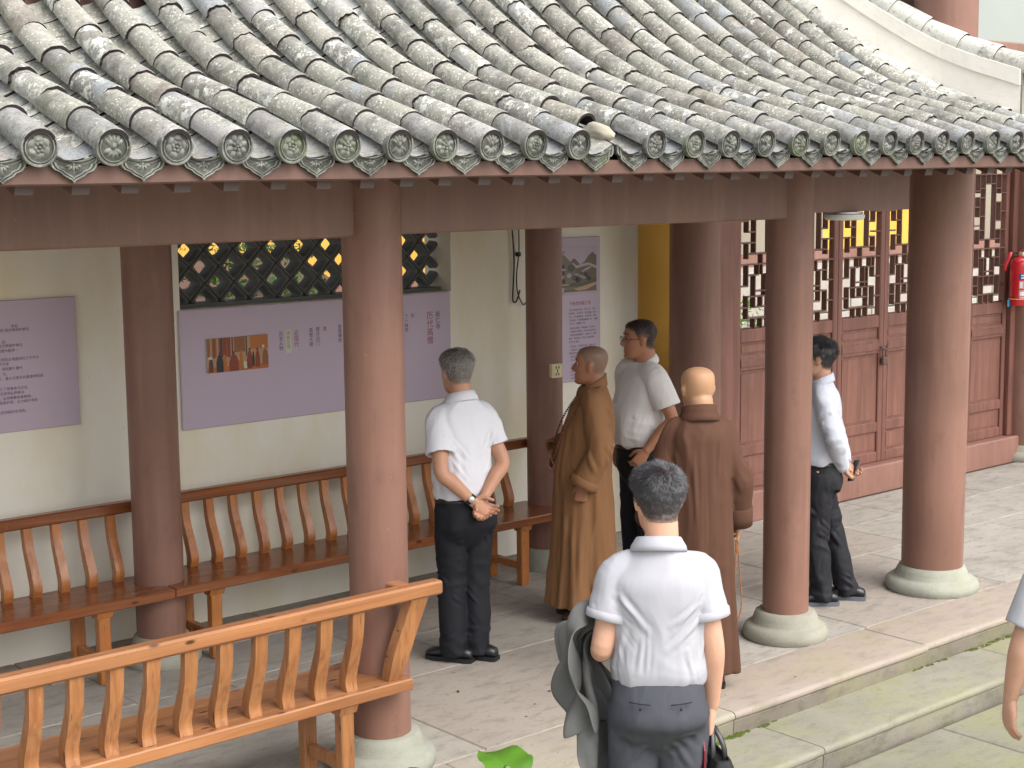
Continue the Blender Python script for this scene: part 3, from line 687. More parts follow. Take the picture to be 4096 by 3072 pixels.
# ================================================================ BENCHES
def slat_mesh(sgn, w, mat, wide=1.0):
    """S-curved back slat; local origin at the seat, leaning to sgn*Y, 0.365 high"""
    c = spline([(0, 0.0), (.012*1, .055), (-.02, .15), (-.055, .25), (-.07, .37)], 4); rings = []
    for q, (yy, zz) in enumerate(c):
        t_ = .022+.005*math.sin(q/len(c)*math.pi*1.6); wv = w*(1+.03*math.sin(q*.5))/2
        y0 = -sgn*yy
        rings.append([(-wv, y0-t_, zz), (wv, y0-t_, zz), (wv, y0+t_, zz), (-wv, y0+t_, zz)])
    return MB().loft(rings).mesh('slat', M[mat], 30)
def bench(label, x0, x1, yback, yfront, slats, legx, dark, rail=(None, None), arm=None):
    """yback: edge that carries the slats, yfront: free edge of the seat"""
    sg = 1 if yback > yfront else -1
    t = thing('bench', label, 'bench', ((x0+x1)/2, (yback+yfront)/2, 0)); cx, cy = t.location.x, t.location.y
    L = lambda mb: mb.xf(Matrix.Translation((-cx, -cy, 0)))
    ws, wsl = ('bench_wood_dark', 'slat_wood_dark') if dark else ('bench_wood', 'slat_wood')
    ya, yb = sorted((yback, yfront))
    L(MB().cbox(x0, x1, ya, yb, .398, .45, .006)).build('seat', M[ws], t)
    sm = slat_mesh(sg, .047 if dark else .056, wsl); yb_ = yback-sg*.055
    for k, xs in enumerate(slats):
        o = obj('slat', sm, t, Matrix.Translation((xs-cx, yb_-cy, .4505)) @ Matrix.Rotation(random.uniform(-.05, .05), 4, 'Z'))
    rx0, rx1 = rail; yr = yb_+sg*.068
    L(MB().cbox(rx0, rx1, yr-.034, yr+.034, .812, .874, .009)).build('top_rail', M['bench_wood' if not dark else 'bench_wood_dark'], t)
    for lx in legx:
        for yy in (yback-sg*.055, yfront+sg*.06):
            L(MB().cbox(lx-.033, lx+.033, yy-.028, yy+.028, 0.0, .396, .005)).build('leg', M[wsl], t)
            L(MB().extr([(yy-.045, .396), (yy+.045, .396), (yy+.03, .36), (yy-.03, .36)], 'x', lx-.045, lx+.045)).build('bracket', M[wsl], t)
        a, b = sorted((yback-sg*.085, yfront+sg*.09)); L(MB().cbox(lx-.02, lx+.02, a, b, .10, .15, .004)).build('stretcher', M[wsl], t)
    if arm:
        ax_, = arm
        L(MB().cbox(ax_-.035, ax_+.035, yr-sg*.04-(.20 if sg > 0 else 0), yr-sg*.04+(0 if sg > 0 else .20), .815, .868, .007)).build('arm_stub', M[ws], t)
        L(MB().xf(Matrix.Identity(4)))
        em = slat_mesh(sg, .05, wsl)
        mb = MB(); c = spline([(-.03, 0), (-.02, .06), (.015, .18), (.055, .30), (.07, .365)], 4); rings = []
        for q, (xx, zz) in enumerate(c):
            f = 1.0 if zz > .1 else .7+3*zz
            rings.append([(ax_-.03+xx-.045*f, yb_-.028, .4505+zz), (ax_-.03+xx+.045*f, yb_-.028, .4505+zz), (ax_-.03+xx+.045*f, yb_+.028, .4505+zz), (ax_-.03+xx-.045*f, yb_+.028, .4505+zz)])
        rings = [[(p[0], p[1]+sg*.065*(i/(len(rings)-1)), p[2]) for p in r] for i, r in enumerate(rings)]
        e = L(mb.loft(rings)).build('end_post', M[wsl], t, 30)
        L(MB().lathe([(.004, 0), (.012, .004), (.012, .010), (.005, .018), (.003, .018)], 10, axis='y').xf(Matrix.Translation((ax_-.005, yb_-.005-(.0), .70)))).build('bolt', M['metal'], t)
    return t
random.seed(5)
bench('orange varnished slatted bench at the courtyard edge with its back outwards', .70, 3.955, 5.268, 5.672, [2.225-.1585*k for k in range(8, 0, -1)]+[2.225+.1585*k for k in range(10)], [3.62, 1.1], False, (.66, 4.092), (3.93,))
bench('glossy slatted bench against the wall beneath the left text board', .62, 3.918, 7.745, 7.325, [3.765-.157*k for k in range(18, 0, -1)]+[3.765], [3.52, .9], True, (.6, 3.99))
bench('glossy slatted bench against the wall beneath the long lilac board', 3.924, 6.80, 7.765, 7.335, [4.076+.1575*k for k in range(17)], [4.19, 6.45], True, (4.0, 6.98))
obj_end = None

# ================================================================ LATTICE DOORS OF THE HALL
hall = thing('door_sill', 'long brown painted sill beneath the lattice doors', 'sill', (10.6, 7.66, 0))
MB().cbox(-2.12, 2.05, -.09, .13, -.005, .235, .012).build('sill_block', M['sill_paint'], hall)
DY = 7.70; LW = .615; DX0 = 8.825
def fret_bars():
    """bars of the stepped fret on a 6 x 16 grid: (kind, fixed, a, b)"""
    B = []
    H = lambda v, a, b: B.append(('h', v, a, b)); V = lambda u, a, b: B.append(('v', u, a, b))
    # centre pane
    V(2, 7, 13); V(4, 7, 13); H(7, 1.02, 5); H(13, 2, 4)
    for s in (0, 1):
        m = (lambda u: 6-u) if s else (lambda u: u)
        def h(v, a, b): a, b = sorted((m(a), m(b))); H(v, a, b)
        def v(u, a, b): V(m(u), a, b)
        o = .5 if s else 0
        v(1, 9+o, 11+o); h(9+o, 1, 2); h(11+o, 1, 2); h(8+o, 0, 1); h(10+o, 0, 1); h(12+o*.5, 0, 1); v(1, 12, 14); h(12.5, 1, 2); v(1, 6.5, 8); h(8, 1, 2)
        h(14, 0, 2); v(2, 13, 15); h(15, 1, 3); v(1, 14.6, 16); h(6, 0, 1.5); v(1, 4, 6); h(5, 1, 2.5); h(4, 0, 1); v(2, 2, 5); h(3, 1, 3); v(1, 1, 3); h(2, 0, 1); h(1, 1, 3); v(2, 0, 1); h(3.5, 2, 3)
    V(3, 5, 7); H(6, 1.5, 4.5); V(2.5, 5, 6); V(3.5, 3, 5); V(3, 2, 3); H(2, 2, 4); V(3, 0, 1); V(4, 1, 2); V(3, 13, 14); H(14, 2, 4); V(3, 15, 16); V(4.5, 5, 6)
    return B
FB = fret_bars(); BW = .0125
lz0, lz1 = 1.462, 2.76
def door(i, x0, label):
    t = thing('lattice_door', label, 'door', (x0, DY, .237)); z = lambda v: v-.237
    st = .058
    for a in (.002, LW-st-.002): MB().cbox(a, a+st, -.028, .028, 0, z(2.86), .006).build('stile', M['door_wood'], t)
    for a, b in ((.237, .322), (.49, .575), (1.145, 1.262), (1.36, lz0), (lz1, 2.86)):
        MB().cbox(st+.002, LW-st-.002, -.026, .026, z(a), z(b), .006).build('rail', M['door_wood'], t)
    MB().cbox(st+.002, LW-st-.002, -.034, -.0262, z(1.175), z(1.232), .004).build('moulding', M['door_wood'], t)
    for a, b in ((.322, .49), (.575, 1.145), (1.262, 1.36)):
        p = MB().box(st, LW-st, -.008, .012, z(a), z(b)).build('panel', M['door_panel'], t)
        MB().cbox(st+.024, LW-st-.024, -.014, -.0081, z(a)+.02, z(b)-.02, .004).build('raised_field', M['door_panel'], p)
    fr = MB().cbox(st+.001, LW-st-.001, -.006, .006, z(lz0)+.0005, z(lz0)+.011, .002).build('fretwork', M['fret_wood'], t)
    w = LW-2*st; U = w/6; Vv = (lz1-lz0)/16
    rr = random.Random(i)
    for kd, c, a, b in FB:
        if i % 2: a, b, c = (6-b, 6-a, c) if kd == 'h' else (a, b, 6-c)
        if kd == 'h': mb = MB().cbox(st+a*U-BW*.4, st+b*U+BW*.4, -.0235, .0235, z(lz0)+c*Vv-BW/2, z(lz0)+c*Vv+BW/2, .002)
        else: mb = MB().cbox(st+c*U-BW/2, st+c*U+BW/2, -.0245, .0245, z(lz0)+a*Vv, z(lz0)+b*Vv, .002)
        mb.build('fret_bar', M['fret_wood'], fr)
    return t
dl = ['lattice door leaf beside the thick left hand door column', 'lattice door leaf behind the man with the phone, second from the thick left hand column', 'lattice door leaf hung left of the padlock', 'lattice door leaf hung right of the padlock',
      'lattice door leaf second from the fire extinguisher', 'lattice door leaf next to the fire extinguisher']
for i in range(6): door(i, DX0+i*LW, dl[i])
df = thing('door_frame', 'brown posts and lintel framing the row of lattice doors', 'door frame')
MB().cbox(8.49, DX0-.004, 7.63, 7.77, .237, 2.86, .008).build('jamb', M['door_wood'], df); MB().cbox(DX0+6*LW+.004, 12.62, 7.63, 7.77, .237, 2.86, .008).build('jamb', M['door_wood'], df)
MB().cbox(8.3, 12.8, 7.62, 7.78, 2.865, 3.15, .01).build('lintel', M['beam_paint'], df)
hw = tag(MB().box(8.3, 14, 7.64, 7.74, 3.155, 5.4).build('upper_wall', M['white_wall']), 'white upper wall of the hall over the lattice doors', 'wall')
# padlock on the meeting stiles
px = DX0+3*LW
pk = thing('padlock', 'old brown padlock hanging on the door hasp', 'padlock', (px-.02, DY-.055, 1.11))
MB().cbox(-.032, .032, -.016, .016, -.06, .005, .008).build('lock_body', M['iron'], pk)
MB().tube(spline([(-.02, 0, .005), (-.021, 0, .05), (-.012, 0, .075), (.004, 0, .078), (.018, 0, .06), (.02, 0, .005)], 4), .006, 8).build('shackle', M['iron'], pk, True)
hsp = tag(MB().tube(spline([(px-.05, DY-.03, 1.20), (px-.045, DY-.05, 1.195), (px-.02, DY-.058, 1.18), (px+.02, DY-.058, 1.18), (px+.045, DY-.03, 1.2)], 4), .007, 8).build('hasp', M['iron'], None, True), 'rusty hasp joining the two middle door leaves', 'hasp')
# hall side frame above the ridge: tall beam and white panel to the right of the tall column
beam(8.50, 13, 5.50, 5.62, 2.95, 3.43, 'deep brown hall beam to the right of the tall column', 'sill_paint', 'hall_beam')
tag(MB().box(8.45, 13, 5.54, 5.60, 3.435, 5.5).build('hall_panel', M['panel_white']), 'white plaster panel over the hall beam', 'wall panel')
beam(8.32, 8.42, 5.8, 7.5, 3.4, 3.7, 'dark beam running back from the tall column into the hall', 'soffit', 'hall_tie_beam')
# ================================================================ NOTICE BOARDS AND PRINT
def text_mesh(txt, size, mat, vertical=False):
    cu = bpy.data.curves.new('t', 'FONT'); cu.body = '\n'.join(txt) if vertical else txt
    cu.size = size; cu.space_line = 1.02; cu.resolution_u = 2; cu.align_x = 'LEFT'
    if vertical: cu.space_line = .98
    o = bpy.data.objects.new('t', cu); col.objects.link(o); bpy.context.view_layer.update()
    me = bpy.data.meshes.new_from_object(o.evaluated_get(bpy.context.evaluated_depsgraph_get()))
    bpy.data.objects.remove(o); me.materials.clear(); me.materials.append(M[mat]); return me
RXM = Matrix.Rotation(rad(90), 4, 'X')
def text(parent, txt, x, z, size, mat, y, vertical=False):
    me = text_mesh(txt, size, mat, vertical)
    return obj('lettering', me, parent, Matrix.Translation((x, y, z)) @ RXM)
def poly(parent, name, pts, mat, y):
    mb = MB(); mb.add([(a, y, b) for a, b in pts], [tuple(range(len(pts)))]); return mb.build(name, M[mat], parent)
BY = 8.05-.022
def board(label, x0, x1, z0, z1):
    t = thing('notice_board', label, 'notice board', (x0, BY, z0))
    MB().cbox(0, x1-x0, 0, .0215, 0, z1-z0, .003).build('panel', M['board_lilac'], t); return t
# left text board (runs out of the picture)
b1 = board('lilac text board on the wall above the left wall bench', 1.9, 3.753, 1.283, 1.994)
W1, H1 = 1.853, .711
L1 = [(.565, '寺名', 1.46), (.545, '名寺院 是文物保护单位', 1.36), (.462, '和谐寺院 是文物保护单位', 1.30), (.436, '办人间。重建大殿学一', 1.30), (.388, '方土地，扩建工程。现寺院占地面积约三千平方', 1.20), (.365, '平方米', 1.38), (.338, '重建三圣殿工程，寺院建于唐代', 1.24),
      (.312, '文。', 1.40), (.286, '历经沧桑，殿宇雄伟，古朴，僧人与信众共建道场和谐', 1.16), (.230, '成立了慈善会与文化', 1.36), (.206, '广设道场弘扬佛法', 1.36), (.180, '现寺有僧众弘扬优良传统，弘扬佛教慈善精神。', 1.16), (.156, '宝、殿堂、楼阁、建筑面积等保护项，大力保护寺院', 1.14), (.104, '大力支持保护古寺院。', 1.34)]
for z, s_, xe in L1: text(b1, s_, xe+.02, z, .0195, 'ink', -.0008)
text(b1, '前', 1.425, .482, .022, 'ink_red', -.0008)
# long board under the window
b2 = board('long lilac board with a small photograph beneath the lattice window', 4.386, 6.386, 1.172, 1.8735)
ph = MB().cbox(.166, .583, -.011, -.0005, .322, .525, .002).build('photograph', M['print_cream'], b2)
plain('ph_brown', (.26, .10, .04), .45); plain('ph_orange', (.42, .14, .035), .45); plain('ph_red', (.24, .05, .025), .45); plain('ph_dark', (.03, .03, .035), .45); plain('ph_tan', (.42, .26, .13), .45); plain('ph_plum', (.10, .04, .05), .45)
def R4(x0, z0, x1, z1): return [(x0, z0), (x1, z0), (x1, z1), (x0, z1)]
def blob(cx, z0, w, h): return [(cx-w/2, z0), (cx+w/2, z0), (cx+w*.5, z0+h*.55), (cx+w*.3, z0+h*.85), (cx, z0+h), (cx-w*.3, z0+h*.85), (cx-w*.5, z0+h*.55)]
px0, pz0, pw, phh = .166, .322, .417, .203
def pp(u, v): return (px0+u*pw, pz0+v*phh)
def prr(a, b, c, d, mat, lay): poly(ph, 'print', [pp(a, b), pp(c, b), pp(c, d), pp(a, d)], mat, -.0112-lay*.0002)
prr(.0, 0, 1, 1, 'ph_tan', 0); prr(0, .45, .38, 1, 'ph_brown', 1); prr(.44, .55, .62, 1, 'ph_brown', 1); prr(.70, .60, 1, 1, 'ph_orange', 1); prr(0, 0, 1, .16, 'ph_orange', 1); prr(.35, 0, .58, .3, 'ph_orange', 2)
for a, b, m_ in ((.05, .08, 'ph_tan'), (.10, .13, 'ph_red'), (.21, .25, 'ph_plum'), (.26, .31, 'ph_red'), (.33, .38, 'ph_red'), (.155, .185, 'ph_tan'), (.40, .42, 'ph_plum'), (.63, .65, 'ph_dark')): prr(a, .42, b, 1, m_, 2)
for cx, z0, w, h, m_ in ((.06, .02, .07, .45, 'ph_plum'), (.20, .0, .11, .55, 'ph_dark'), (.28, .04, .07, .5, 'ph_orange'), (.43, .0, .15, .52, 'ph_red'), (.55, .18, .05, .45, 'ph_orange'), (.69, .04, .09, .55, 'ph_red'), (.75, .1, .04, .45, 'ph_dark'), (.82, .06, .08, .52, 'ph_red'), (.95, .1, .1, .5, 'ph_brown')):
    poly(ph, 'print', [pp(u, v) for u, v in blob(cx, z0, w, h)], m_, -.0118)
for cx, z in ((.20, .56), (.43, .55), (.69, .6), (.82, .59)): poly(ph, 'print', [pp(cx+.018*math.cos(a), z+.04*math.sin(a)) for a in np.linspace(0, 6.28, 9)[:-1]], 'ph_plum', -.0119)
prr(.59, .05, .66, .26, 'print_cream', 3); prr(.02, .40, .08, .47, 'print_cream', 4); prr(.90, .62, .935, .70, 'print_cream', 4)
def vt(s_, x, z, size, mat): text(b2, s_, x, z, size, mat, -.0009, True)
poly(b2, 'sticker', R4(.716, .398, .757, .540), 'print_cream', -.0006)
for s_, x, z, size, m_ in (('历史人物', .668, .508, .030, 'ink'), ('佛教名僧', .722, .508, .028, 'ink_olive'), ('近现代', .775, .503, .036, 'ink_red'), ('高僧大德', .885, .515, .030, 'ink'), ('德月白门', .935, .518, .030, 'ink'), ('清', .985, .515, .032, 'ink_red'),
                            ('普慧禅师', 1.10, .522, .029, 'ink'), ('妙善师', 1.15, .524, .029, 'ink'), ('大德僧', 1.20, .526, .029, 'ink'), ('天童慧禅', 1.25, .527, .029, 'ink'), ('明', 1.30, .530, .032, 'ink_red'), ('大师慧安', 1.40, .536, .030, 'ink'), ('元', 1.455, .54, .032, 'ink_red'),
                            ('慧净禅师', 1.575, .548, .030, 'ink'), ('了一禅师', 1.620, .550, .030, 'ink'), ('宋', 1.668, .552, .032, 'ink_red'), ('历代高僧', 1.800, .535, .055, 'ink_red'), ('能仁寺', 1.872, .545, .042, 'ink')): vt(s_, x, z, size, m_)
# tall board behind the socket column
b3 = board('tall lilac notice with a painted mountain temple beside the socket column', 7.14, 7.764, 1.170, 2.193)
plain('pt_hill', (.20, .185, .155), .55); plain('pt_hill2', (.17, .145, .10), .55); plain('pt_mist', (.42, .37, .44), .55); plain('pt_roof', (.085, .065, .085), .55); plain('pt_path', (.46, .31, .21), .55); plain('pt_green', (.12, .12, .085), .55); plain('pt_sky', (.45, .385, .465), .55)
pt = MB().cbox(.045, .583, -.004, -.0004, .622, .958, .001).build('picture', M['pt_sky'], b3)
qx0, qz0, qw, qh = .046, .623, .536, .334
def qq(pts, mat, lay): poly(pt, 'print', [(qx0+u*qw, qz0+v*qh) for u, v in pts], mat, -.0044-lay*.0002)
qq([(0, .05), (1, .05), (1, .8), (.93, .88), (.85, .80), (.78, .68), (.70, .62), (.62, .74), (.58, .76), (.50, .66), (.42, .80), (.34, .86), (.28, .84), (.2, .72), (.1, .84), (0, .7)], 'pt_hill2', 0)
qq([(.56, .68), (.64, .60), (.72, .63), (.85, .66), (1, .58), (1, .52), (.86, .60), (.74, .58), (.64, .54), (.57, .62)], 'pt_mist', 1)
qq([(0, .1), (.62, .1), (.62, .55), (.55, .66), (.46, .78), (.38, .86), (.28, .84), (.18, .72), (.08, .8), (0, .68)], 'pt_hill', 2)
qq([(0, .16), (1, .16), (1, .34), (.9, .28), (.75, .24), (.6, .25), (.4, .2), (0, .24)], 'pt_green', 3)
qq([(.58, .12), (.75, .16), (1, .24), (1, .18), (.8, .08), (.66, .07)], 'pt_path', 4); qq([(0, .02), (.4, .04), (.42, .14), (.2, .18), (0, .16)], 'pt_mist', 4); qq([(0, 0), (.4, .0), (.42, .05), (0, .05)], 'pt_path', 4)
for (a, b, c, d, m_) in ((.08, .55, .42, .63, 'pt_roof'), (.06, .51, .44, .55, 'pt_mist'), (.10, .42, .42, .50, 'pt_roof'), (.10, .34, .40, .40, 'pt_path'), (.06, .24, .43, .33, 'pt_roof'), (.06, .19, .5, .22, 'pt_path')): qq(R4(a, b, c, d), m_, 5)
for cx, cz, r_, m_ in ((.54, .55, .07, 'pt_green'), (.50, .40, .04, 'pt_mist'), (.60, .34, .05, 'pt_green'), (.66, .30, .05, 'pt_roof'), (.80, .40, .045, 'pt_roof'), (.86, .32, .045, 'pt_roof'), (.72, .45, .03, 'pt_green')): qq([(cx+r_*math.cos(a), cz+1.2*r_*math.sin(a)) for a in np.linspace(0, 6.28, 11)[:-1]], m_, 6)
qq([(.62, .44), (.78, .37), (.80, .33), (.78, .32), (.60, .41)], 'pt_mist', 7); qq([(.72, .48), (.84, .56), (.93, .58), (.86, .52), (.74, .46)], 'pt_mist', 7); qq([(.64, .415), (.76, .365), (.77, .35), (.64, .40)], 'pt_roof', 8)
text(b3, '千年古寺图', .18, .915, .018, 'ink', -.0052)
text(b3, '千秋梵刹能仁寺', .318, .545, .030, 'ink_red', -.0009)
paras = [('  能仁寺始建于宋代，位于山中，古刹', '历史悠久，殿宇庄严，香火鼎盛，僧众', '众多，历代高僧辈出，远近闻名。寺院', '几经兴废，今存殿堂楼阁数十间，（重建', '于近代）占地面积广阔。'),
         ('  寺院依山而建，环境清幽，古木参天', '，是佛教文化胜地，四方信众前来参礼', '，殿内供奉诸佛菩萨，法相庄严，香烟', '缭绕，钟声悠扬，历代文人墨客题咏，', '留下许多诗篇。'),
         ('  近代以来，寺院屡经修葺，面貌一新', '，大雄宝殿、天王殿、观音殿、钟鼓楼', '等相继落成，规模宏大，成为一方名刹', '，每年举行法会，弘扬佛法，利益众生', '。信众云集。'),
         ('  一九九零年重修山门，殿宇一新，信众', '（近者），香火不绝，远近信众前来', '，是佛门清净之地。寺内藏经', '，钟声悠扬，古朴庄严', '，代代相传。')]
z = .505
for pr in paras:
    for ln in pr: text(b3, ln, .312, z, .0158, 'ink', -.0009); z -= .0243
    z -= .008
# ================================================================ SMALL FIXTURES
sk = thing('socket_plate', 'cream double socket plate on the dark column', 'socket', (6.845, 7.495, 1.352))
sk.rotation_euler = (0, 0, rad(-8))
MB().cbox(-.043, .043, -.010, .028, -.046, .046, .004).build('plate', M['cream_plastic'], sk)
MB().cbox(-.028, .030, -.013, -.0095, -.034, .036, .002).build('insert', M['cream_plastic'], sk)
for a, b, w_, h_ in ((-.010, .024, .004, .008), (.012, .024, .004, .008), (0, .0, .003, .014), (-.010, -.022, .004, .007), (.010, -.022, .004, .007)): MB().box(a-w_, a+w_, -.0142, -.0125, b-h_, b+h_).build('slot', M['black'], sk)
cb = thing('hanging_cable', 'black cable looping down the white wall beside the socket column', 'cable', (6.95, 8.0, 1.75))
MB().tube(spline([(-.02, .035, .95), (-.017, .035, .6), (.0, .03, .31), (-.012, .035, .06), (-.004, .03, .02), (.02, .03, .03), (.05, .03, .10)], 6), .0055, 8).build('cord', M['cable'], cb, True)
MB().tube(spline([(.04, .035, .95), (.045, .03, .45), (.035, .025, .33), (.02, .03, .2), (.03, .03, .08), (.075, .03, .0), (.10, .03, .01)], 6), .0045, 8).build('cord', M['cable'], cb, True)
MB().cbox(.022, .052, .012, .045, .33, .36, .006).build('plug', M['cable'], cb)
lp = thing('ceiling_lamp', 'round white flush lamp under the short beam end', 'lamp', (7.265, 5.51, 2.403))
MB().lathe([(.105, 0), (.105, -.010), (.10, -.012)], 40).build('mounting', M['metal'], lp, 40)
MB().lathe([(.10, -.0125), (.114, -.014), (.116, -.026), (.113, -.038), (.102, -.046), (.01, -.050)], 48).build('diffuser', M['white_plastic'], lp, 60)
fe = thing('fire_extinguisher', 'red fire extinguisher with a blue label hung on the brown column', 'extinguisher', (12.50, 7.55, 1.435)); fe.rotation_euler = (0, 0, rad(-40))
fr_ = .083
MB().lathe([(fr_*.93, 0), (fr_, .012), (fr_, .36), (fr_*.97, .385), (fr_*.82, .412), (fr_*.5, .428), (.022, .432), (.022, .445)], 36).build('cylinder', M['red_paint'], fe, 60)
MB().lathe([(.02, .4455), (.021, .475), (.013, .478)], 16).build('valve', M['brass'], fe, 40)
MB().lathe([(.020, 0), (.020, .012), (.015, .014)], 16, axis='y').xf(Matrix.Translation((.028, -.028, .458))).build('gauge', M['white_plastic'], fe, 40)
MB().loft(tube_rings([(-.015, 0, .478), (.03, -.0, .495), (.10, -.0, .565)], [.012, .012, .009], 8, (1, .45))).build('lever', M['red_paint'], fe, True)
MB().loft(tube_rings([(-.01, 0, .472), (.05, -.0, .474), (.13, -.0, .468)], [.011, .011, .008], 8, (1, .4))).build('handle', M['red_paint'], fe, True)
MB().loft(tube_rings(spline([(-.02, 0, .468), (-.055, -.01, .462), (-.085, -.015, .42), (-.12, -.015, .33), (-.115, -.01, .30)], 5), .009, 10)).build('hose', M['black'], fe, True)
MB().loft(tube_rings([(-.085, -.02, .475), (-.105, -.02, .43), (-.135, -.02, .35), (-.14, -.02, .31)], [.016, .019, .015, .017], 12)).build('nozzle', M['red_paint'], fe, True)
def curved(z0, z1, a0, a1, mat, name, r_=fr_+.0012):
    mb = MB(); mb.loft([[((r_)*math.cos(rad(a0+(a1-a0)*j/12)), (r_)*math.sin(rad(a0+(a1-a0)*j/12)), z_) for j in range(13)] for z_ in (z0, z1)], cap=False, closed=False); return mb.build(name, M[mat], fe, True)
curved(.235, .285, -110, -10, 'label_blue', 'label'); curved(.15, .222, -108, -20, 'label_pink', 'label'); curved(.08, .142, -108, -20, 'label_pink', 'label')
for a in (-104, -78, -52): curved(.160, .212, a, a+17, 'label_white', 'pictogram', fr_+.0018)
for q, z_ in enumerate((.242, .264)): curved(z_, z_+.012, -98, -30+q*8, 'label_white', 'lettering', fr_+.0018)
curved(.09, .125, -102, -62, 'label_white', 'pictogram', fr_+.0018); curved(.068, .075, -105, -25, 'label_white', 'lettering', fr_+.0018)
MB().tube([( (fr_+.004)*math.cos(a), (fr_+.004)*math.sin(a), .058) for a in np.linspace(0, 6.2832, 33)], .004, 6).build('string', M['string'], fe, True)
MB().cbox(-.105, -.085, -.02, -.010, -.012, .05, .003).build('tag', M['tag_blue'], fe)
hk = tag(MB().cbox(12.52, 12.60, 7.56, 7.63, 1.85, 1.875, .004).build('hook', M['iron']), 'iron hook holding the fire extinguisher on its column', 'hook')
# ================================================================ PLANTS
def m_leaf(name, c, tr=.35):
    t = MT(name, .38, .4); v = t.coord('Object', rnd=5); n_ = t.noise(v, 9, 3); r = t.rand()
    t.col(t.mix(n_, tuple(x*.7 for x in c), tuple(x*1.25 for x in c)))
    tl = t.n('BsdfTranslucent'); t.set(tl.inputs['Color'], tuple(min(1, x*1.6) for x in c)); ad = t.n('MixShader'); ad.inputs[0].default_value = tr
    t.t.links.new(t.b.outputs[0], ad.inputs[1]); t.t.links.new(tl.outputs[0], ad.inputs[2]); t.t.links.new(ad.outputs[0], t.t.nodes['Material Output'].inputs[0]); M[name] = t.m
m_leaf('leaf_bright', (.115, .27, .03), .45); m_leaf('leaf_dark', (.055, .115, .022), .3); plain('stem_green', (.10, .20, .04), .5)
def heart_leaf(L, W, curl, cup):
    """arrow/heart shaped leaf with a notch at the stalk, raised veins and a wavy edge; tip along +x"""
    mb = MB(); nr, nc = 14, 9; V = []; F = []
    for i in range(nr+1):
        t_ = i/nr; xx = -.30*L+1.30*L*t_
        w = W*(math.sin(math.pi*min(1, (t_*.92+.10)))**.62)*(1-.35*t_) if t_ < 1 else .002
        for j in range(nc):
            s_ = -1+2*j/(nc-1); notch = -.0
            x2 = xx + (abs(s_)*-.05*L if t_ < .5 else 0)
            if t_ < .24 and abs(s_) < .3: x2 = max(x2, -.30*L+.24*L*(1.0-abs(s_)*2.2)*1.0+.0)
            z = -curl*max(0, xx)**2/L + cup*abs(s_)**1.5*W + .012*math.sin(t_*16+s_*3)*abs(s_) - (.006 if j == nc//2 else 0)
            V.append((x2, s_*w, z))
    for i in range(nr):
        for j in range(nc-1): a = i*nc+j; F.append((a, a+1, a+nc+1, a+nc))
    mb.add(V, F); return mb
tp = thing('taro_plant', 'bright green broad leaved plant growing below the kerb in front of the corridor', 'plant', (3.40, 3.86, -.24))
for (lx, ly, lz, yaw_, pit, L_, nm) in ((.02, .16, .785, 70, 38, .18, 0), (-.20, .26, .70, 100, 78, .11, 1), (.15, -.2, .60, -30, 10, .22, 2), (-.1, -.18, .55, 200, 5, .20, 3), (-.25, -.02, .62, 160, 10, .2, 4)):
    MB().loft(tube_rings(spline([(0, 0, 0), (lx*.3, ly*.3, lz*.5), (lx*.9, ly*.9, lz*.95), (lx, ly, lz)], 5), [.012]*16, 8)).build('stalk', M['stem_green'], tp, True)
    lf = heart_leaf(L_, .11, 1.2, .25).build('leaf', M['leaf_bright'], tp, True)
    lf.matrix_local = Matrix.Translation((lx, ly, lz)) @ Matrix.Rotation(rad(yaw_), 4, 'Z') @ Matrix.Rotation(-rad(pit), 4, 'Y')
def shrub(x, y, h, r, n, label, mat, seed):
    t = thing('shrub', label, 'shrub', (x, y, -.25)); rr = random.Random(seed); mbs = MB(); mbl = MB()
    for k in range(9):
        a = rr.uniform(0, 6.28); e = (r*.6*math.cos(a), r*.6*math.sin(a), h*rr.uniform(.6, .95)); mbs.loft(tube_rings(spline([(0, 0, -.02), (e[0]*.3, e[1]*.3, h*.4), e], 4), [.018-.0016*i for i in range(9)], 6))
    for k in range(n):
        u = rr.random()**.5; a = rr.uniform(0, 6.28); q = rr.uniform(-1, 1); rad_ = r*u*(.75+.25*math.sin(3*a+seed))
        p = Vector((rad_*math.cos(a)*math.sqrt(1-q*q*.8), rad_*math.sin(a)*math.sqrt(1-q*q*.8), h*.62+q*h*.40+rr.uniform(-.05, .05)))
        d = Vector((rr.uniform(-1, 1), rr.uniform(-1, 1), rr.uniform(-.6, .8))).normalized(); w = d.cross(Vector((rr.uniform(-1, 1), rr.uniform(-1, 1), 1))).normalized(); L_ = rr.uniform(.06, .13)
        nrm = d.cross(w)*.012
        mbl.add([p, p+d*L_*.5+w*L_*.17+nrm, p+d*L_, p+d*L_*.5-w*L_*.17+nrm], [(0, 1, 2, 3)])
    mbs.build('stems', M['stem_green'], t, True); mbl.build('foliage', M[mat], t)
shrub(6.05, 10.4, 2.7, .62, 1500, 'leafy green shrub behind the left half of the lattice window', 'leaf_dark', 1)
shrub(6.95, 10.9, 2.45, .5, 900, 'thin shrub behind the middle of the lattice window', 'leaf_dark', 2)
shrub(12.9, 11.2, 1.5, .5, 700, 'low shrub behind the padlocked lattice doors', 'leaf_bright', 3)
plain('pink_wall', (.36, .26, .225), .8)
pk_ = thing('garden_shed', 'small pinkish shed far behind the left end of the lattice window', 'shed', (7.0, 12.1, -.25)); MB().box(-.75, .75, -.5, .5, -.02, 1.98).build('wall', M['pink_wall'], pk_); MB().extr([(-.6, 1.98), (.6, 1.98), (0, 2.2)], 'x', -.82, .82).build('roof', M['soffit'], pk_); MB().box(-.2, .2, -.53, -.501, 0, 1.6).build('door', M['fret_wood'], pk_)

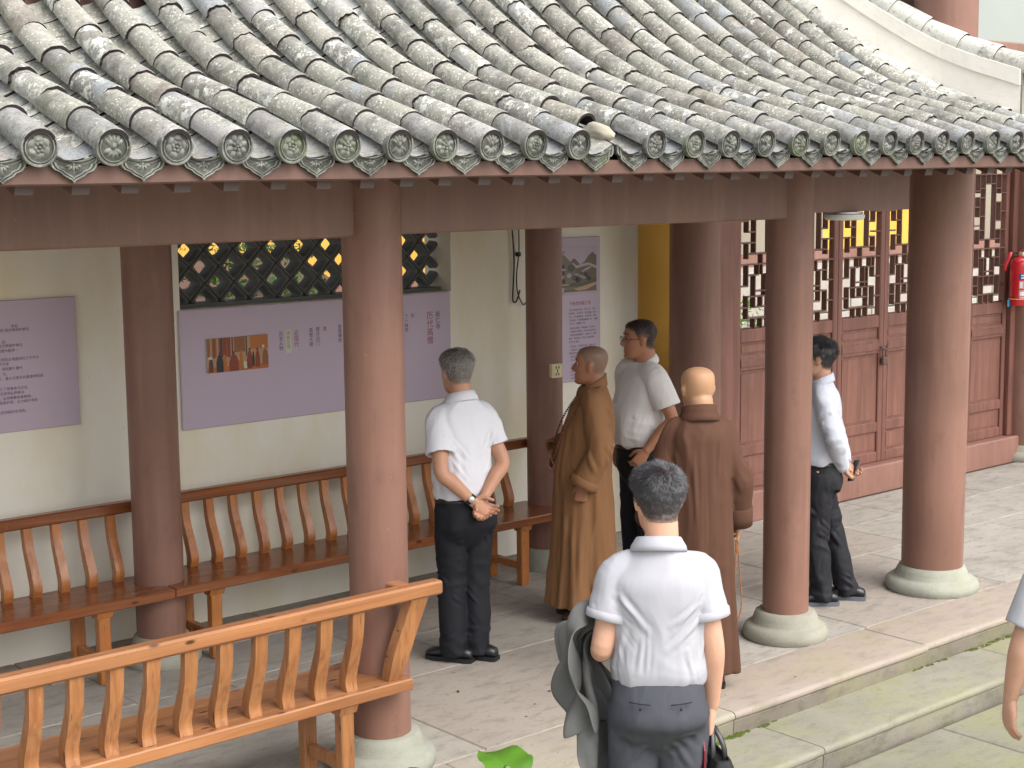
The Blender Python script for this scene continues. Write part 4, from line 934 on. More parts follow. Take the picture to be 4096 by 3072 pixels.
POSES = dict(P1={'base': (5.19, 6.43, 0), 'h': 84, 'H': 1.7, 'head': (-6, 4), 'lean': 0.05, 'aL': [(-0.01, 0.14, 1.35), (-0.1, 0.2, 1.09), (-0.17, 0.055, 0.925)], 'aR': [(-0.01, -0.14, 1.35), (-0.1, -0.198, 1.1), (-0.165, -0.015, 0.93)], 'fL': (0.03, 0.075, 32), 'fR': (-0.02, -0.055, 30)},
 P5={'base': (4.05, 3.885, -0.24), 'h': 47, 'H': 1.8, 'head': (14, 2), 'lean': 0, 'aL': [(-0.01, 0.14, 1.34), (-0.05, 0.2, 1.085), (0.2, 0.18, 1.02)], 'aR': [(-0.01, -0.14, 1.34), (-0.04, -0.19, 1.09), (0.02, -0.19, 0.85)], 'fL': (0, 0.1, 10), 'fR': (0, -0.1, -10)},
 P3={'base': (6.95, 6.82, 0), 'h': 166, 'H': 1.72, 'head': (-18, 0), 'lean': 0.0, 'aL': [(0.0, 0.158, 1.38), (-0.07, 0.25, 1.12), (0.1, 0.22, 0.93)], 'aR': [(0.0, -0.158, 1.38), (-0.06, -0.23, 1.12), (0.02, -0.24, 0.89)], 'fL': (0, 0.1, 10), 'fR': (0, -0.1, -10)},
 P6={'base': (7.52, 5.865, 0), 'h': 128, 'H': 1.62, 'head': (0, -4), 'lean': 0, 'aL': [(-0.02, 0.145, 1.375), (-0.1, 0.225, 1.11), (-0.15, 0.05, 0.905)], 'aR': [(-0.02, -0.145, 1.375), (-0.11, -0.215, 1.12), (-0.165, -0.03, 0.92)], 'fL': (-0.01, 0.09, 8), 'fR': (-0.185, -0.085, -5)},
 P2={'base': (6.235, 6.585, 0), 'h': 146, 'H': 1.64, 'head': (-20, -2), 'hz': 1.592, 'lean': -0.065, 'aL': [(0.0, 0.15, 1.375), (-0.04, 0.24, 1.1), (0.05, 0.22, 0.885)], 'aR': [(0.0, -0.15, 1.375), (0.0, -0.25, 1.13), (0.19, -0.14, 1.02)], 'fL': (0, 0.1, 8), 'fR': (0, -0.1, -8)},
 P4={'base': (5.82, 5.305, 0), 'h': 58, 'H': 1.665, 'head': (8, 4), 'hz': 1.588, 'lean': 0, 'aL': [(0.0, 0.132, 1.365), (-0.02, 0.205, 1.11), (0.14, 0.225, 0.88)], 'aR': [(0.0, -0.132, 1.365), (-0.03, -0.215, 1.11), (0.03, -0.225, 0.865)], 'fL': (0, 0.1, 8), 'fR': (0, -0.1, -8)},
 P7={'base': (5.27, 2.859, -0.24), 'h': 52, 'H': 1.72, 'head': (0, 0), 'lean': 0, 'aL': [(0.0, 0.15, 1.38), (-0.02, 0.25, 1.13), (0.06, 0.255, 0.885)], 'aR': [(0.0, -0.15, 1.38), (-0.03, -0.25, 1.13), (0.05, -0.24, 0.88)], 'fL': (0, 0.1, 10), 'fR': (0, -0.1, -10)})
# ================================================================ PEOPLE
def m_skin(name, c, stub, lip=(.42, .16, .13)):
    t = MT(name, .48, .35); v = t.coord('Object'); n1 = t.noise(v, 18, 4); n2 = t.noise(v, 90, 3)
    k = t.mix(n1, tuple(x*.86 for x in c), tuple(min(1, x*1.12) for x in c)); k = t.mix(t.math('MULTIPLY', t.step(n2, .58, .7), .2), k, tuple(a*b for a, b in zip(c, (1.0, .7, .62))))
    at = t.n('Attribute', attribute_name='hair'); sp = t.math('MULTIPLY', at.outputs['Fac'], t.ramp(n2, [(.3, .75), (.6, 1.0)])); k = t.mix(sp, k, stub)
    al = t.n('Attribute', attribute_name='lip'); k = t.mix(t.math('MULTIPLY', al.outputs['Fac'], .6), k, lip)
    t.col(k); t.b.inputs['Subsurface Weight'].default_value = .12; t.b.inputs['Subsurface Radius'].default_value = (.012, .005, .003); t.bump(n2, .06, .003); M[name] = t.m
def m_cloth(name, c, rough=.85, weave=420, fold=(5, 5, 5), amt=.25, sheen=.1, var=.08):
    t = MT(name, rough, .2); v = t.coord('Object'); n = t.noise(v, 3.0, 4); wv = t.noise(v, weave, 2); fo = t.noise(t.coord('Object', fold), 2.2, 1.5, .5, .4)
    k = t.mix(n, tuple(x*(1-var) for x in c), tuple(min(1, x*(1+var)) for x in c)); k = t.mix(t.math('MULTIPLY', wv, .25), k, tuple(x*.7 for x in c)); t.col(k)
    t.b.inputs['Sheen Weight'].default_value = 0.0
    h = t.math('ADD', t.math('MULTIPLY', fo, 1.0), t.math('MULTIPLY', wv, .02)); t.bump(h, amt, .03); M[name] = t.m
def m_hair(name, c1, c2):
    t = MT(name, .42, .5); g = t.n('NewGeometry'); r = g.outputs['Random Per Island']; t.col(t.mix(r, c1, c2)); M[name] = t.m
SK = (.52, .285, .185)
m_skin('skin_a', (.47, .245, .155), (.12, .105, .095)); m_skin('skin_b', (.56, .32, .22), (.03, .026, .025)); m_skin('skin_c', (.40, .185, .105), (.022, .018, .017)); m_skin('skin_d', (.36, .165, .095), (.15, .115, .095))
m_skin('skin_e', (.45, .25, .14), (.40, .25, .15)); m_skin('skin_f', (.50, .28, .185), (.02, .018, .018))
m_cloth('polo_bright', (.66, .66, .70), .85, 500, (4, 4, 3), .22); m_cloth('shirt_white', (.40, .40, .43), .85, 500, (4, 4, 3), .22); m_cloth('shirt_thin', (.74, .71, .69), .8, 500, (6, 6, 2.4), .35); m_cloth('shirt_blue', (.52, .54, .61), .75, 500, (7, 7, 5), .35); m_cloth('tee_white', (.46, .47, .48), .85, 500, (4, 4, 4), .2)
m_cloth('trouser_black', (.014, .015, .019), .75, 400, (5, 5, 3), .30, .1); m_cloth('trouser_grey', (.066, .069, .082), .8, 400, (6, 6, 4), .35, .15); m_cloth('trouser_crease', (.018, .018, .022), .65, 400, (7, 7, 4), .5, .1); m_cloth('denim', (.06, .09, .17), .85, 600, (6, 6, 4), .3)
m_cloth('robe_tan', (.235, .118, .054), .82, 380, (7, 7, 1.1), .14, .15); m_cloth('robe_brown', (.092, .043, .027), .80, 380, (8, 8, 1.3), .15, .1); m_cloth('jacket_grey', (.125, .124, .120), .9, 160, (7, 7, 5), .2, .05, .3)
m_hair('hair_black', (.010, .010, .012), (.035, .034, .036)); m_hair('hair_salt', (.05, .047, .045), (.42, .40, .38)); m_hair('hair_dark', (.014, .013, .013), (.085, .085, .09))
plain('leather_black', (.012, .012, .013), .35, .5); plain('sole_grey', (.10, .11, .13), .7); plain('wood_bead', (.30, .105, .030), .4, .5, .25, 60); plain('bead_dark', (.16, .05, .02), .4, .5, .25, 60); plain('eye_white', (.7, .66, .62), .3); plain('eye_dark', (.015, .01, .008), .2); plain('glass_frame', (.02, .015, .02), .3); plain('bag_red', (.16, .008, .018), .5); plain('phone_case', (.085, .055, .045), .3)
plain('belt', (.012, .011, .011), .4, .5)

def limb(pts, radii, n=18, k=6, flat=None, up=None):
    """tapered limb through joints with rounded ends"""
    P4 = [tuple(p)+(r,) for p, r in zip(pts, radii)]; C = spline(P4, k)
    a, b = np.array(C[0]), np.array(C[-1]); d0 = (a-C[1])[:3]; d1 = (b-C[-2])[:3]; d0 = d0/np.linalg.norm(d0); d1 = d1/np.linalg.norm(d1)
    pre = [tuple(a[:3]+d0*a[3]*q)+(a[3]*w,) for q, w in ((.62, .30), (.45, .68), (.22, .92))]; post = [tuple(b[:3]+d1*b[3]*q)+(b[3]*w,) for q, w in ((.22, .92), (.45, .68), (.62, .30))]
    C = pre+[tuple(c) for c in C]+post
    return tube_rings([c[:3] for c in C], [max(.002, c[3]) for c in C], n, flat, up)
def sup(cx, cy, z, hx, hy, n=36, e=2.3):
    out = []
    for j in range(n):
        a = 2*math.pi*j/n; c, s_ = math.cos(a), math.sin(a); out.append((cx+hx*math.copysign(abs(c)**(2/e), c), cy+hy*math.copysign(abs(s_)**(2/e), s_), z))
    return out
def union(mb, voxel, smooth=3, name='u', fac=.5):
    me = mb.mesh(name, []) if False else None
    me = bpy.data.meshes.new(name); me.from_pydata(mb.v, [], mb.f); recalc(me)
    o = bpy.data.objects.new(name, me); col.objects.link(o)
    md = o.modifiers.new('r', 'REMESH'); md.mode = 'VOXEL'; md.voxel_size = voxel; md.use_smooth_shade = True
    if smooth: sm = o.modifiers.new('s', 'SMOOTH'); sm.factor = fac; sm.iterations = smooth
    bpy.context.view_layer.update(); out = bpy.data.meshes.new_from_object(o.evaluated_get(bpy.context.evaluated_depsgraph_get()))
    bpy.data.objects.remove(o); bpy.data.meshes.remove(me); out.materials.clear(); return out
def finish(me, name, mat, parent):
    me.name = name; me.materials.clear(); me.materials.append(M[mat]); me.polygons.foreach_set('use_smooth', [True]*len(me.polygons)); return obj(name, me, parent)
def folds(me, parts, seed=0.0):
    """parts: (amplitude, scale xyz, ridged?, weight function of the points)"""
    V = mverts(me); N = mnormals(me); D = np.zeros(len(V))
    for amp, sc, rdg_, wf in parts:
        wv = V + .05*np.stack([vnoise(V, 6, 7.7+seed), vnoise(V, 6, 3.1+seed), vnoise(V, 6, 9.4+seed)], 1)
        n_ = vnoise(wv, sc, seed*1.7+2.0)
        if rdg_: n_ = .5-np.abs(n_)*1.6
        D += amp*n_*(wf(V) if wf else 1)
    setverts(me, V+N*D[:, None]); return me
def creases(me, segs):
    """pinch or raise the cloth along line segments: (p0, p1, width, amplitude)"""
    V = mverts(me); N = mnormals(me); D = np.zeros(len(V))
    for a, b, w, amp in segs:
        a, b = np.array(a, float), np.array(b, float); ab = b-a; L2 = (ab**2).sum(); t_ = ((V-a) @ ab)/L2; tc = np.clip(t_, 0, 1); d = np.linalg.norm(V-a-tc[:, None]*ab, axis=1)
        f = d/w; D += amp*(np.exp(-f**2)-.55*np.exp(-((f-1.7)/.9)**2))*np.sin(np.pi*np.clip(tc, .03, .97))**.6
    setverts(me, V+N*D[:, None]); return me
def shirt_creases(P, zb, hw, hd, seed, n=26, amp=.0055, back=True):
    rr = random.Random(seed); k = P.k; S_ = []
    def J(x, y, z): return P.J((x, y, z))
    for sd_ in (1, -1):
        for q in range(7):                                         # from the armpit towards the middle of back and chest
            fx = -1 if q < 5 else 1; z0 = 1.30-.03*q+rr.uniform(-.02, .02); L_ = rr.uniform(.08, .17)
            S_.append((J(fx*hd*.75, sd_*hw*.86, z0), J(fx*hd*1.0, sd_*(hw*.86-L_*.75), z0-L_*rr.uniform(.5, 1.1)), rr.uniform(.007, .012), amp*rr.uniform(.6, 1.2)))
        a = [Vector(v) for v in P.arm(sd_)]
        for q in range(6):                                         # rings and diagonals on the sleeve
            t0 = rr.uniform(.10, .62); c = a[0].lerp(a[1], t0); d = Vector((rr.uniform(-1, 1), rr.uniform(-1, 1), rr.uniform(-.5, .5))).normalized()*.085*k
            S_.append((c+d, c-Vector((d.x, d.y, d.z*.5))*.2+Vector((0, 0, rr.uniform(-.06, .02))), .009, amp*rr.uniform(.6, 1.1)))
    for q in range(n):                                             # blousing above the waist
        an = rr.uniform(0, 6.28); z0 = zb+rr.uniform(.01, .07); L_ = rr.uniform(.06, .16); da = rr.uniform(-.45, .45)
        S_.append((J(hd*1.02*math.cos(an), hw*1.02*math.sin(an), z0), J(hd*math.cos(an+da), hw*math.sin(an+da), z0+L_), rr.uniform(.007, .012), amp*rr.uniform(-.8, 1.1)))
    for q in range(8):                                             # long vertical drapes
        an = math.pi+rr.uniform(-1.1, 1.1); z0 = rr.uniform(1.12, 1.30); S_.append((J(hd*1.0*math.cos(an), hw*math.sin(an), z0), J(hd*math.cos(an*1.02), hw*math.sin(an*1.02), z0-rr.uniform(.15, .28)), rr.uniform(.012, .02), amp*rr.uniform(-.8, .9)))
    return S_
def leg_creases(P, seed, amp=.006, n=16):
    rr = random.Random(seed); S_ = []; k = P.k
    for sd_ in (1, -1):
        l = [Vector(v) for v in P.leg(sd_)]
        for q in range(n):
            t0 = rr.choice((rr.uniform(.0, .35), rr.uniform(.42, .62), rr.uniform(.86, 1.0))); c = l[0].lerp(l[1], t0*2) if t0 < .5 else l[1].lerp(l[2], t0*2-1)
            an = rr.uniform(0, 6.28); r = .09*k; p0 = c+Vector((math.cos(an), math.sin(an), 0))*r; an += rr.uniform(.8, 1.8)*rr.choice((-1, 1)); p1 = c+Vector((math.cos(an), math.sin(an), 0))*r+Vector((0, 0, rr.uniform(-.10, .10)))
            S_.append((p0, p1, rr.uniform(.008, .013), amp*rr.uniform(.5, 1.2)))
        S_.append((l[0]+Vector((-.12, -sd_*.05, -.05)), l[0]+Vector((-.09, sd_*.06, -.16)), .014, -amp*1.3)); S_.append((l[0]+Vector((-.11, -sd_*.06, -.10)), l[0]+Vector((-.08, sd_*.03, -.24)), .012, amp))
    return S_
def robe_creases(P, seed, amp=.008):
    rr = random.Random(seed); S_ = []
    for sd_ in (1, -1):
        for q in range(8):
            fx = -1 if q < 5 else 1; z0 = 1.36-.015*q; y0 = sd_*rr.uniform(.06, .15); S_.append((P.J((fx*.125, y0, z0)), P.J((fx*.185, y0*1.05+rr.uniform(-.03, .03), z0-rr.uniform(.25, .6))), rr.uniform(.010, .018), amp*rr.uniform(-.8, 1.1)))
        a = [Vector(v) for v in P.arm(sd_)]
        for q in range(10):
            t0 = rr.uniform(0, 1); c = a[0].lerp(a[1], t0) if q < 5 else a[1].lerp(a[2], t0); an = rr.uniform(0, 6.28); r = .09
            S_.append((c+Vector((math.cos(an)*r, math.sin(an)*r, .05)), c+Vector((math.cos(an+.9)*r, math.sin(an+.9)*r, rr.uniform(-.14, -.04))), rr.uniform(.010, .016), amp*rr.uniform(.5, 1.2)))
    S_.append((P.J((-.155, .0, 1.36)), P.J((-.19, .0, .75)), .008, amp*.7))
    for q in range(16):
        an = rr.uniform(0, 6.28); z0 = rr.uniform(.5, .95); S_.append((P.J((.19*math.cos(an), .215*math.sin(an), z0)), P.J((.235*math.cos(an), .25*math.sin(an), z0-rr.uniform(.25, .45))), rr.uniform(.012, .02), amp*rr.uniform(-.8, 1.3)))
    return S_
# ---- head in its own frame: x forward, origin between the ears
HEADP = [(-.118, .074, .040, .016), (-.108, .090, .005, .036), (-.090, .094, -.030, .050), (-.062, .093, -.056, .060), (-.030, .092, -.080, .068), (0, .091, -.093, .0725), (.030, .092, -.100, .0755), (.055, .091, -.1005, .0765), (.078, .082, -.095, .0725), (.096, .066, -.080, .061), (.109, .040, -.056, .043), (.117, .005, -.020, .018)]
def head_mb(mb, Mh, fat=1.0, long_=1.0):
    C = spline(HEADP, 3); rings = []
    for z, f, b, w in C: rings.append([Mh @ Vector((x, y*fat, zz*long_)) for x, y, zz in sup((f+b)/2, 0, z, max(.004, (f-b)/2), max(.004, w), 28, 2.25)])
    mb.loft(rings)
    def add(rs): mb.loft([[Mh @ Vector(p) for p in r] for r in rs])
    add(limb([(.084, 0, .020), (.100, 0, -.006), (.110, 0, -.026)], [.010, .0115, .0145], 12, 3))
    add(limb([(.098, .012, -.032), (.098, -.012, -.032)], [.009, .009], 10, 3))
    for s_ in (-1, 1):
        add(limb([(-.012, s_*.076*fat, .026), (-.006, s_*.083*fat, .010), (.001, s_*.078*fat, -.028)], [.010, .013, .008], 12, 4, (.45, 1.25), (1, 0, 0)))
        add(limb([(-.014, s_*.079*fat, .022), (-.018, s_*.0825*fat, .004), (-.008, s_*.078*fat, -.018)], [.005, .006, .005], 10, 4))
def head_detail(me, Mh):
    """eye sockets, lips, chin and the scalp and lip colour masks"""
    Mi = np.array(Mh.inverted()); V = mverts(me); L = V @ Mi[:3, :3].T + Mi[:3, 3]; N = mnormals(me)
    inh = (L[:, 2] > -.14) & (np.abs(L[:, 1]) < .12) & (np.abs(L[:, 0]) < .14) & ((L[:,2] > -.06) | (L[:,0] > .0))
    def g(c, s_): d = (L-np.array(c))/np.array(s_); return np.exp(-(d**2).sum(1))
    D = 0
    for s_ in (-1, 1):
        D = D - .009*g((.085, s_*.032, .012), (.02, .020, .012)) + .004*g((.092, s_*.034, .034), (.02, .024, .008)) + .004*g((.080, s_*.048, -.022), (.025, .02, .018))
    D = D + .005*g((.095, 0, -.058), (.02, .022, .006)) + .006*g((.095, 0, -.072), (.02, .020, .006)) - .004*g((.096, 0, -.065), (.02, .026, .003)) + .006*g((.092, 0, -.100), (.02, .022, .014)) - .004*g((.094, 0, -.085), (.02, .025, .006))
    V = V + N*(D*inh)[:, None]; setverts(me, V)
    ph_ = np.arctan2(np.abs(L[:, 1]), L[:, 0]); zh = np.interp(ph_, [0, .5, 1.0, 1.25, 1.45, 1.75, 2.0, 2.5, 3.15], [.080, .076, .062, .02, -.008, .012, -.040, -.056, -.060])
    mask = np.clip((L[:, 2]-zh)/.022+.5, 0, 1)*inh * (np.abs(L[:,1]) < .0885)
    for s_ in (-1, 1): mask = mask*(1-np.clip(1.6*g((.0, s_*.086, .002), (.020, .010, .036)), 0, 1))
    lip = np.clip(g((.100, 0, -.064), (.022, .024, .010))*1.4, 0, 1)*inh
    return mask, lip, L
def setattrs(me, mask, lip):
    for nm, a in (('hair', mask), ('lip', lip)):
        at = me.attributes.get(nm) or me.attributes.new(nm, 'FLOAT', 'POINT'); at.data.foreach_set('value', np.asarray(a, np.float32))
def blades(me, mask, L, Mh, n, length, lift, width, mat, parent, seed=0, swirl=.6, top=1.0, crown=(-.055, .0, .112)):
    """short hair as many thin tapering blades growing away from the crown"""
    rs = np.random.RandomState(seed); idx = np.where(mask > .45)[0]
    if not len(idx): return
    pick = rs.choice(idx, n); V = mverts(me)[pick]; N = mnormals(me)[pick]; l = L[pick]; R = np.array(Mh)[:3, :3]
    c = np.array(crown); T = l-c; ang = swirl*np.exp(-np.linalg.norm(T[:, :2], axis=1)/.05); T = T @ R.T
    T = T - N*(T*N).sum(1)[:, None]; T /= np.linalg.norm(T, axis=1)[:, None]+1e-6
    B = np.cross(N, T); T = T*np.cos(ang)[:, None]+B*np.sin(ang)[:, None]+rs.normal(0, .28, T.shape); T -= N*(T*N).sum(1)[:, None]; T /= np.linalg.norm(T, axis=1)[:, None]+1e-6
    B = np.cross(N, T)
    hl = np.clip((l[:, 2]+.06)/.13, .22, 1)**1.2; ln = length*hl*rs.uniform(.6, 1.25, n)
    lf = lift*(.5+.8*rs.rand(n))*np.where(l[:, 2] > .06, top, 1)
    p0 = V-N*.0015; p1 = V+T*(ln*.55)[:, None]+N*(ln*lf*.75)[:, None]; p2 = V+T*ln[:, None]+N*(ln*lf)[:, None]
    w = (width*rs.uniform(.6, 1.3, n))[:, None]
    A = np.stack([p0-B*w, p0+B*w, p1-B*w*.7, p1+B*w*.7, p2], 1).reshape(-1, 3); F = []
    for i in range(n): o = i*5; F += [(o, o+1, o+3, o+2), (o+2, o+3, o+4)]
    m_ = bpy.data.meshes.new('hair'); m_.from_pydata(A.tolist(), [], F); m_.materials.append(M[mat]); return obj('hair', m_, parent)
def hand_mb(mb, w, d, n, side, curl=.5, thumb=.3, spread=.0, sc=1.0, per=None):
    """w wrist, d direction to the fingers, n palm-side normal, side +1/-1: thumb at cross(d, n)*side"""
    w, d, n = Vector(w), Vector(d).normalized(), Vector(n); n = (n-d*n.dot(d)).normalized(); s_ = d.cross(n).normalized()*side
    kn = w+d*.088*sc; pr = []
    for t_, wd, th in ((-.02, .027, .021), (.0, .029, .021), (.025, .035, .020), (.05, .040, .0185), (.075, .042, .0165), (.092, .041, .014), (.10, .036, .010)):
        c = w+d*t_*sc; pr.append([c+s_*math.cos(a)*wd*sc+n*math.sin(a)*th*sc for a in np.linspace(0, 2*math.pi, 17)[:-1]])
    mb.loft(pr)
    for q, (o, L_, r) in enumerate(((.031, .074, .0092), (.0105, .083, .0095), (-.0105, .077, .0092), (-.031, .060, .0082))):
        p = w+d*(.084 if q in (1, 2) else .078)*sc+s_*o*sc; dd = (d+s_*o*spread*8).normalized(); pts = [p-d*.015*sc, p]; cu = (per[q] if per else curl)*(1+.08*q)
        A = 0.0; d0 = dd
        for fr_, bend in ((.42, .9), (.32, 1.15), (.26, .8)):
            A += cu*bend; pts.append(pts[-1]+(d0*math.cos(A)+n*math.sin(A))*L_*fr_*sc)
        mb.loft(limb(pts, [r*sc*x for x in (1.0, 1.0, .96, .9, .78)], 10, 3))
    p = w+d*.018*sc+s_*.026*sc+n*.006*sc; td = (d*.62+s_*(.78-thumb*.6)+n*(.25+thumb*.5)).normalized(); td2 = (d*.9+s_*(.25-thumb*.5)+n*(.3+thumb*.6)).normalized()
    mb.loft(limb([p-td*.01*sc, p+td*.034*sc, p+td*.034*sc+td2*.03*sc, p+td*.034*sc+td2*.055*sc], [.0135*sc, .0125*sc, .0105*sc, .0085*sc], 10, 3))
def lean_f(z, lean): t_ = max(0.0, (z-.9)/.82); return lean*t_

def drape(V, F, pins, colliders, frames=50, stiff=8.0, mass=.35, bend=4.0):
    """let a cloth sheet fall over solid shapes (in a scene of its own) and return its rest shape"""
    sc = bpy.data.scenes.new('drape'); me = bpy.data.meshes.new('sheet'); me.from_pydata(V, [], F); o = bpy.data.objects.new('sheet', me); sc.collection.objects.link(o)
    vg = o.vertex_groups.new(name='pin'); vg.add(pins, 1.0, 'REPLACE'); tmp = []
    for mb in colliders:
        cm = bpy.data.meshes.new('c'); cm.from_pydata(mb.v, [], mb.f); recalc(cm); co = bpy.data.objects.new('c', cm); sc.collection.objects.link(co); co.modifiers.new('c', 'COLLISION'); co.collision.thickness_outer = .01; co.collision.cloth_friction = 20; tmp.append(co)
    md = o.modifiers.new('cloth', 'CLOTH'); st = md.settings; st.quality = 5; st.mass = mass; st.tension_stiffness = stiff; st.compression_stiffness = stiff; st.shear_stiffness = stiff*.6; st.bending_stiffness = bend; st.vertex_group_mass = 'pin'; st.air_damping = 2.0
    md.collision_settings.use_self_collision = True; md.collision_settings.self_distance_min = .008; md.collision_settings.distance_min = .008; md.collision_settings.collision_quality = 3
    md.point_cache.frame_start = 1; md.point_cache.frame_end = frames; sc.frame_start = 1; sc.frame_end = frames
    for f in range(1, frames+1): sc.frame_set(f)
    dg = sc.view_layers[0].depsgraph; out = bpy.data.meshes.new_from_object(o.evaluated_get(dg)); P_ = mverts(out)
    for q in tmp+[o]: bpy.data.objects.remove(q)
    bpy.data.scenes.remove(sc); return P_
class Person:
    def __init__(s, key, label, skin, bare=(True, True)):
        p = POSES[key]; s.p = p; s.k = p['H']/1.72; s.lean = p['lean']
        s.t = thing('person', label, 'person', p['base'], rad(p['h'])); s.skin = skin
        s.mb = MB(); s.hands = MB()
        k = s.k
        yaw, pit = p['head']
        s.Mh = Matrix.Translation((.012*k+lean_f(1.6, s.lean)*k, 0, p.get('hz', 1.600)*k)) @ Matrix.Rotation(rad(yaw), 4, 'Z') @ Matrix.Rotation(rad(pit), 4, 'Y') @ Matrix.Scale(1.03*k, 4)
    def J(s, q): return ((q[0]+lean_f(q[2], s.lean))*s.k, q[1]*s.k, q[2]*s.k)
    def arm(s, side): return [s.J(q) for q in s.p['aL' if side > 0 else 'aR']]
    def leg(s, side):
        fx, fy, ya = s.p['fL' if side > 0 else 'fR']; hip = (0, side*.085, .89); ank = (fx-.03*math.cos(rad(ya)), fy, .085)
        kn = ((hip[0]+ank[0])/2+.02, (hip[1]+ank[1])/2, .48); return [s.J(hip), s.J(kn), s.J(ank)]
    def body(s, fat=1.0, neck=.058, armr=1.0):
        k = s.k; mb = s.mb; head_mb(mb, s.Mh, fat)
        nb = s.Mh @ Vector((-.030, 0, -.05)); mb.loft(limb([nb, s.Mh @ Vector((-.034, 0, -.12)), s.J((-.02, 0, 1.43)), s.J((-.01, 0, 1.36))], [neck*k*.98, neck*k, neck*1.12*k, .09*k], 20))
        mb.loft([[s.J((x, y, z)) for x, y, z in sup(0, 0, z_, hd, hw, 24)] for z_, hw, hd in ((.88, .12, .08), (1.0, .12, .08), (1.2, .13, .09), (1.36, .14, .08), (1.42, .09, .06))])
        for sd_ in (1, -1):
            a = s.arm(sd_); m1 = [(x+y)/2 for x, y in zip(a[0], a[1])]; m2 = [x*.62+y*.38 for x, y in zip(a[1], a[2])]
            mb.loft(limb([a[0], m1, a[1], m2, a[2]], [r*k*armr for r in (.052, .047, .041, .041, .0275)], 16, 5))
            mb.loft(limb([a[0], s.J((0, sd_*.06, 1.38))], [.05*k, .06*k], 12))
            l = s.leg(sd_); mb.loft(limb([l[0], l[1], l[2]], [.075*k, .05*k, .036*k], 14, 5))
    def close(s, voxel=.0065):
        me = union(s.mb, voxel, 4); mask, lip, L = head_detail(me, s.Mh); nb = len(me.vertices)
        if s.hands.v:
            hm = union(s.hands, .0034, 3); bm = bmesh.new(); bm.from_mesh(me); bm.from_mesh(hm); bm.to_mesh(me); bm.free(); bpy.data.meshes.remove(hm)
        n2 = len(me.vertices); mask = np.concatenate([mask, np.zeros(n2-nb)]); lip = np.concatenate([lip, np.zeros(n2-nb)]); L = np.concatenate([L, np.full((n2-nb, 3), -9.0)])
        s.mask, s.L, s.me = mask, L, me; s.lip = lip
        return me
    def done(s):
        setattrs(s.me, s.mask, s.lip); s.bo = finish(s.me, 'body', s.skin, s.t)
        for sd_ in (1, -1):
            e = MB().lathe([(.0008, -.0118), (.007, -.0095), (.0112, -.004), (.0118, 0), (.0112, .004), (.0075, .0092), (.0042, .0112), (.0008, .0118)], 12, axis='x'); me = e.mesh('eye', [M['eye_white'], M['eye_dark']], True)
            for p_ in me.polygons:
                if p_.center.x > .0070: p_.material_index = 1
            obj('eye', me, s.t, s.Mh @ Matrix.Translation((.0715, sd_*.032, .012)) @ Matrix.Scale(.9, 4))
            br = limb([(.092, sd_*.016, .036), (.090, sd_*.032, .042), (.078, sd_*.050, .036)], [.003, .0035, .002], 8, 4); mb = MB(); mb.loft([[s.Mh @ Vector(q) for q in r] for r in br]); mb.build('eyebrow', M['hair_dark'], s.t, True)
    def thick_hair(s, amt, noise_=.004):
        V = mverts(s.me); N = mnormals(s.me); w = s.mask*np.clip((s.L[:, 2]+.07)/.12, .15, 1); top = np.clip(s.L[:, 2]/.11, 0, 1)
        V += N*(w*(amt*(.55+.6*top)+noise_*vnoise(V, 45)))[:, None]; setverts(s.me, V)
    def torso(s, rings, sleeves, voxel=.0075, smooth=4):
        """rings (z, half width, half depth, x offset); sleeves: side -> (fraction of upper arm or chain, r0, r1)"""
        mb = MB(); k = s.k; C = spline(rings, 4)
        mb.loft([[s.J(q) for q in sup(xo, 0, z, hd, hw, 36, 2.35)] for z, hw, hd, xo in C])
        for sd_, (fr_, r0, r1) in sleeves.items():
            a = s.arm(sd_); sh = Vector(a[0]); el = Vector(a[1]); wr = Vector(a[2])
            inn = Vector(s.J((-.01, sd_*.07, a[0][2]/k+.018)))
            if fr_ <= 1: e = sh.lerp(el, fr_); pts = [inn, sh, sh.lerp(e, .5), e]; rr = [r0*1.05, r0, (r0+r1)/2, r1]
            else: pts = [inn, sh, sh.lerp(el, .55), el, el.lerp(wr, .5), wr]; rr = [r0*1.05, r0, r0*.9, (r0+r1)/2*.98, (r0+r1)/2*.92, r1]
            C2 = spline([tuple(p)+(r*k,) for p, r in zip(pts, rr)], 5); Rg = tube_rings([c[:3] for c in C2], [c[3] for c in C2], 20)
            T = (Vector(C2[-1][:3])-Vector(C2[-2][:3])).normalized(); c = Vector(C2[-1][:3]); Rg.append([c+(Vector(p)-c)*.86 for p in Rg[-1]]); Rg.append([c-T*.035+(Vector(p)-c)*.78 for p in Rg[-2]])
            mb.loft(Rg)
        return union(mb, voxel, smooth)
    def collar(s, mat, r0=.066, r1=.094, h=.050, z=1.440, tilt=.30, x=-.012, open_=0.0, thick=.006):
        k = s.k; rings = []
        n = 40; c = Vector(s.J((x, 0, z)))
        for (rr, hh) in ((r0, 0), (r0-.001, h*.85), (r0+.003, h), (r0+.008, h*.97), (r1*.96, .012), (r1, -.006), (r1-thick, -.008), (r0+.004, h*.7)):
            ring = []
            for j in range(n):
                a = 2*math.pi*j/n; f = math.cos(a); drop = -tilt*rr*1.05*f - (open_*.02 if f > .8 else 0)
                ring.append(c+Vector((rr*1.02*math.cos(a), rr*1.02*math.sin(a)*1.04, hh*(1-.25*max(0, f))+drop))*k)
            rings.append(ring)
        return MB().loft(rings, cap=False).build('collar', M[mat], s.t, True)
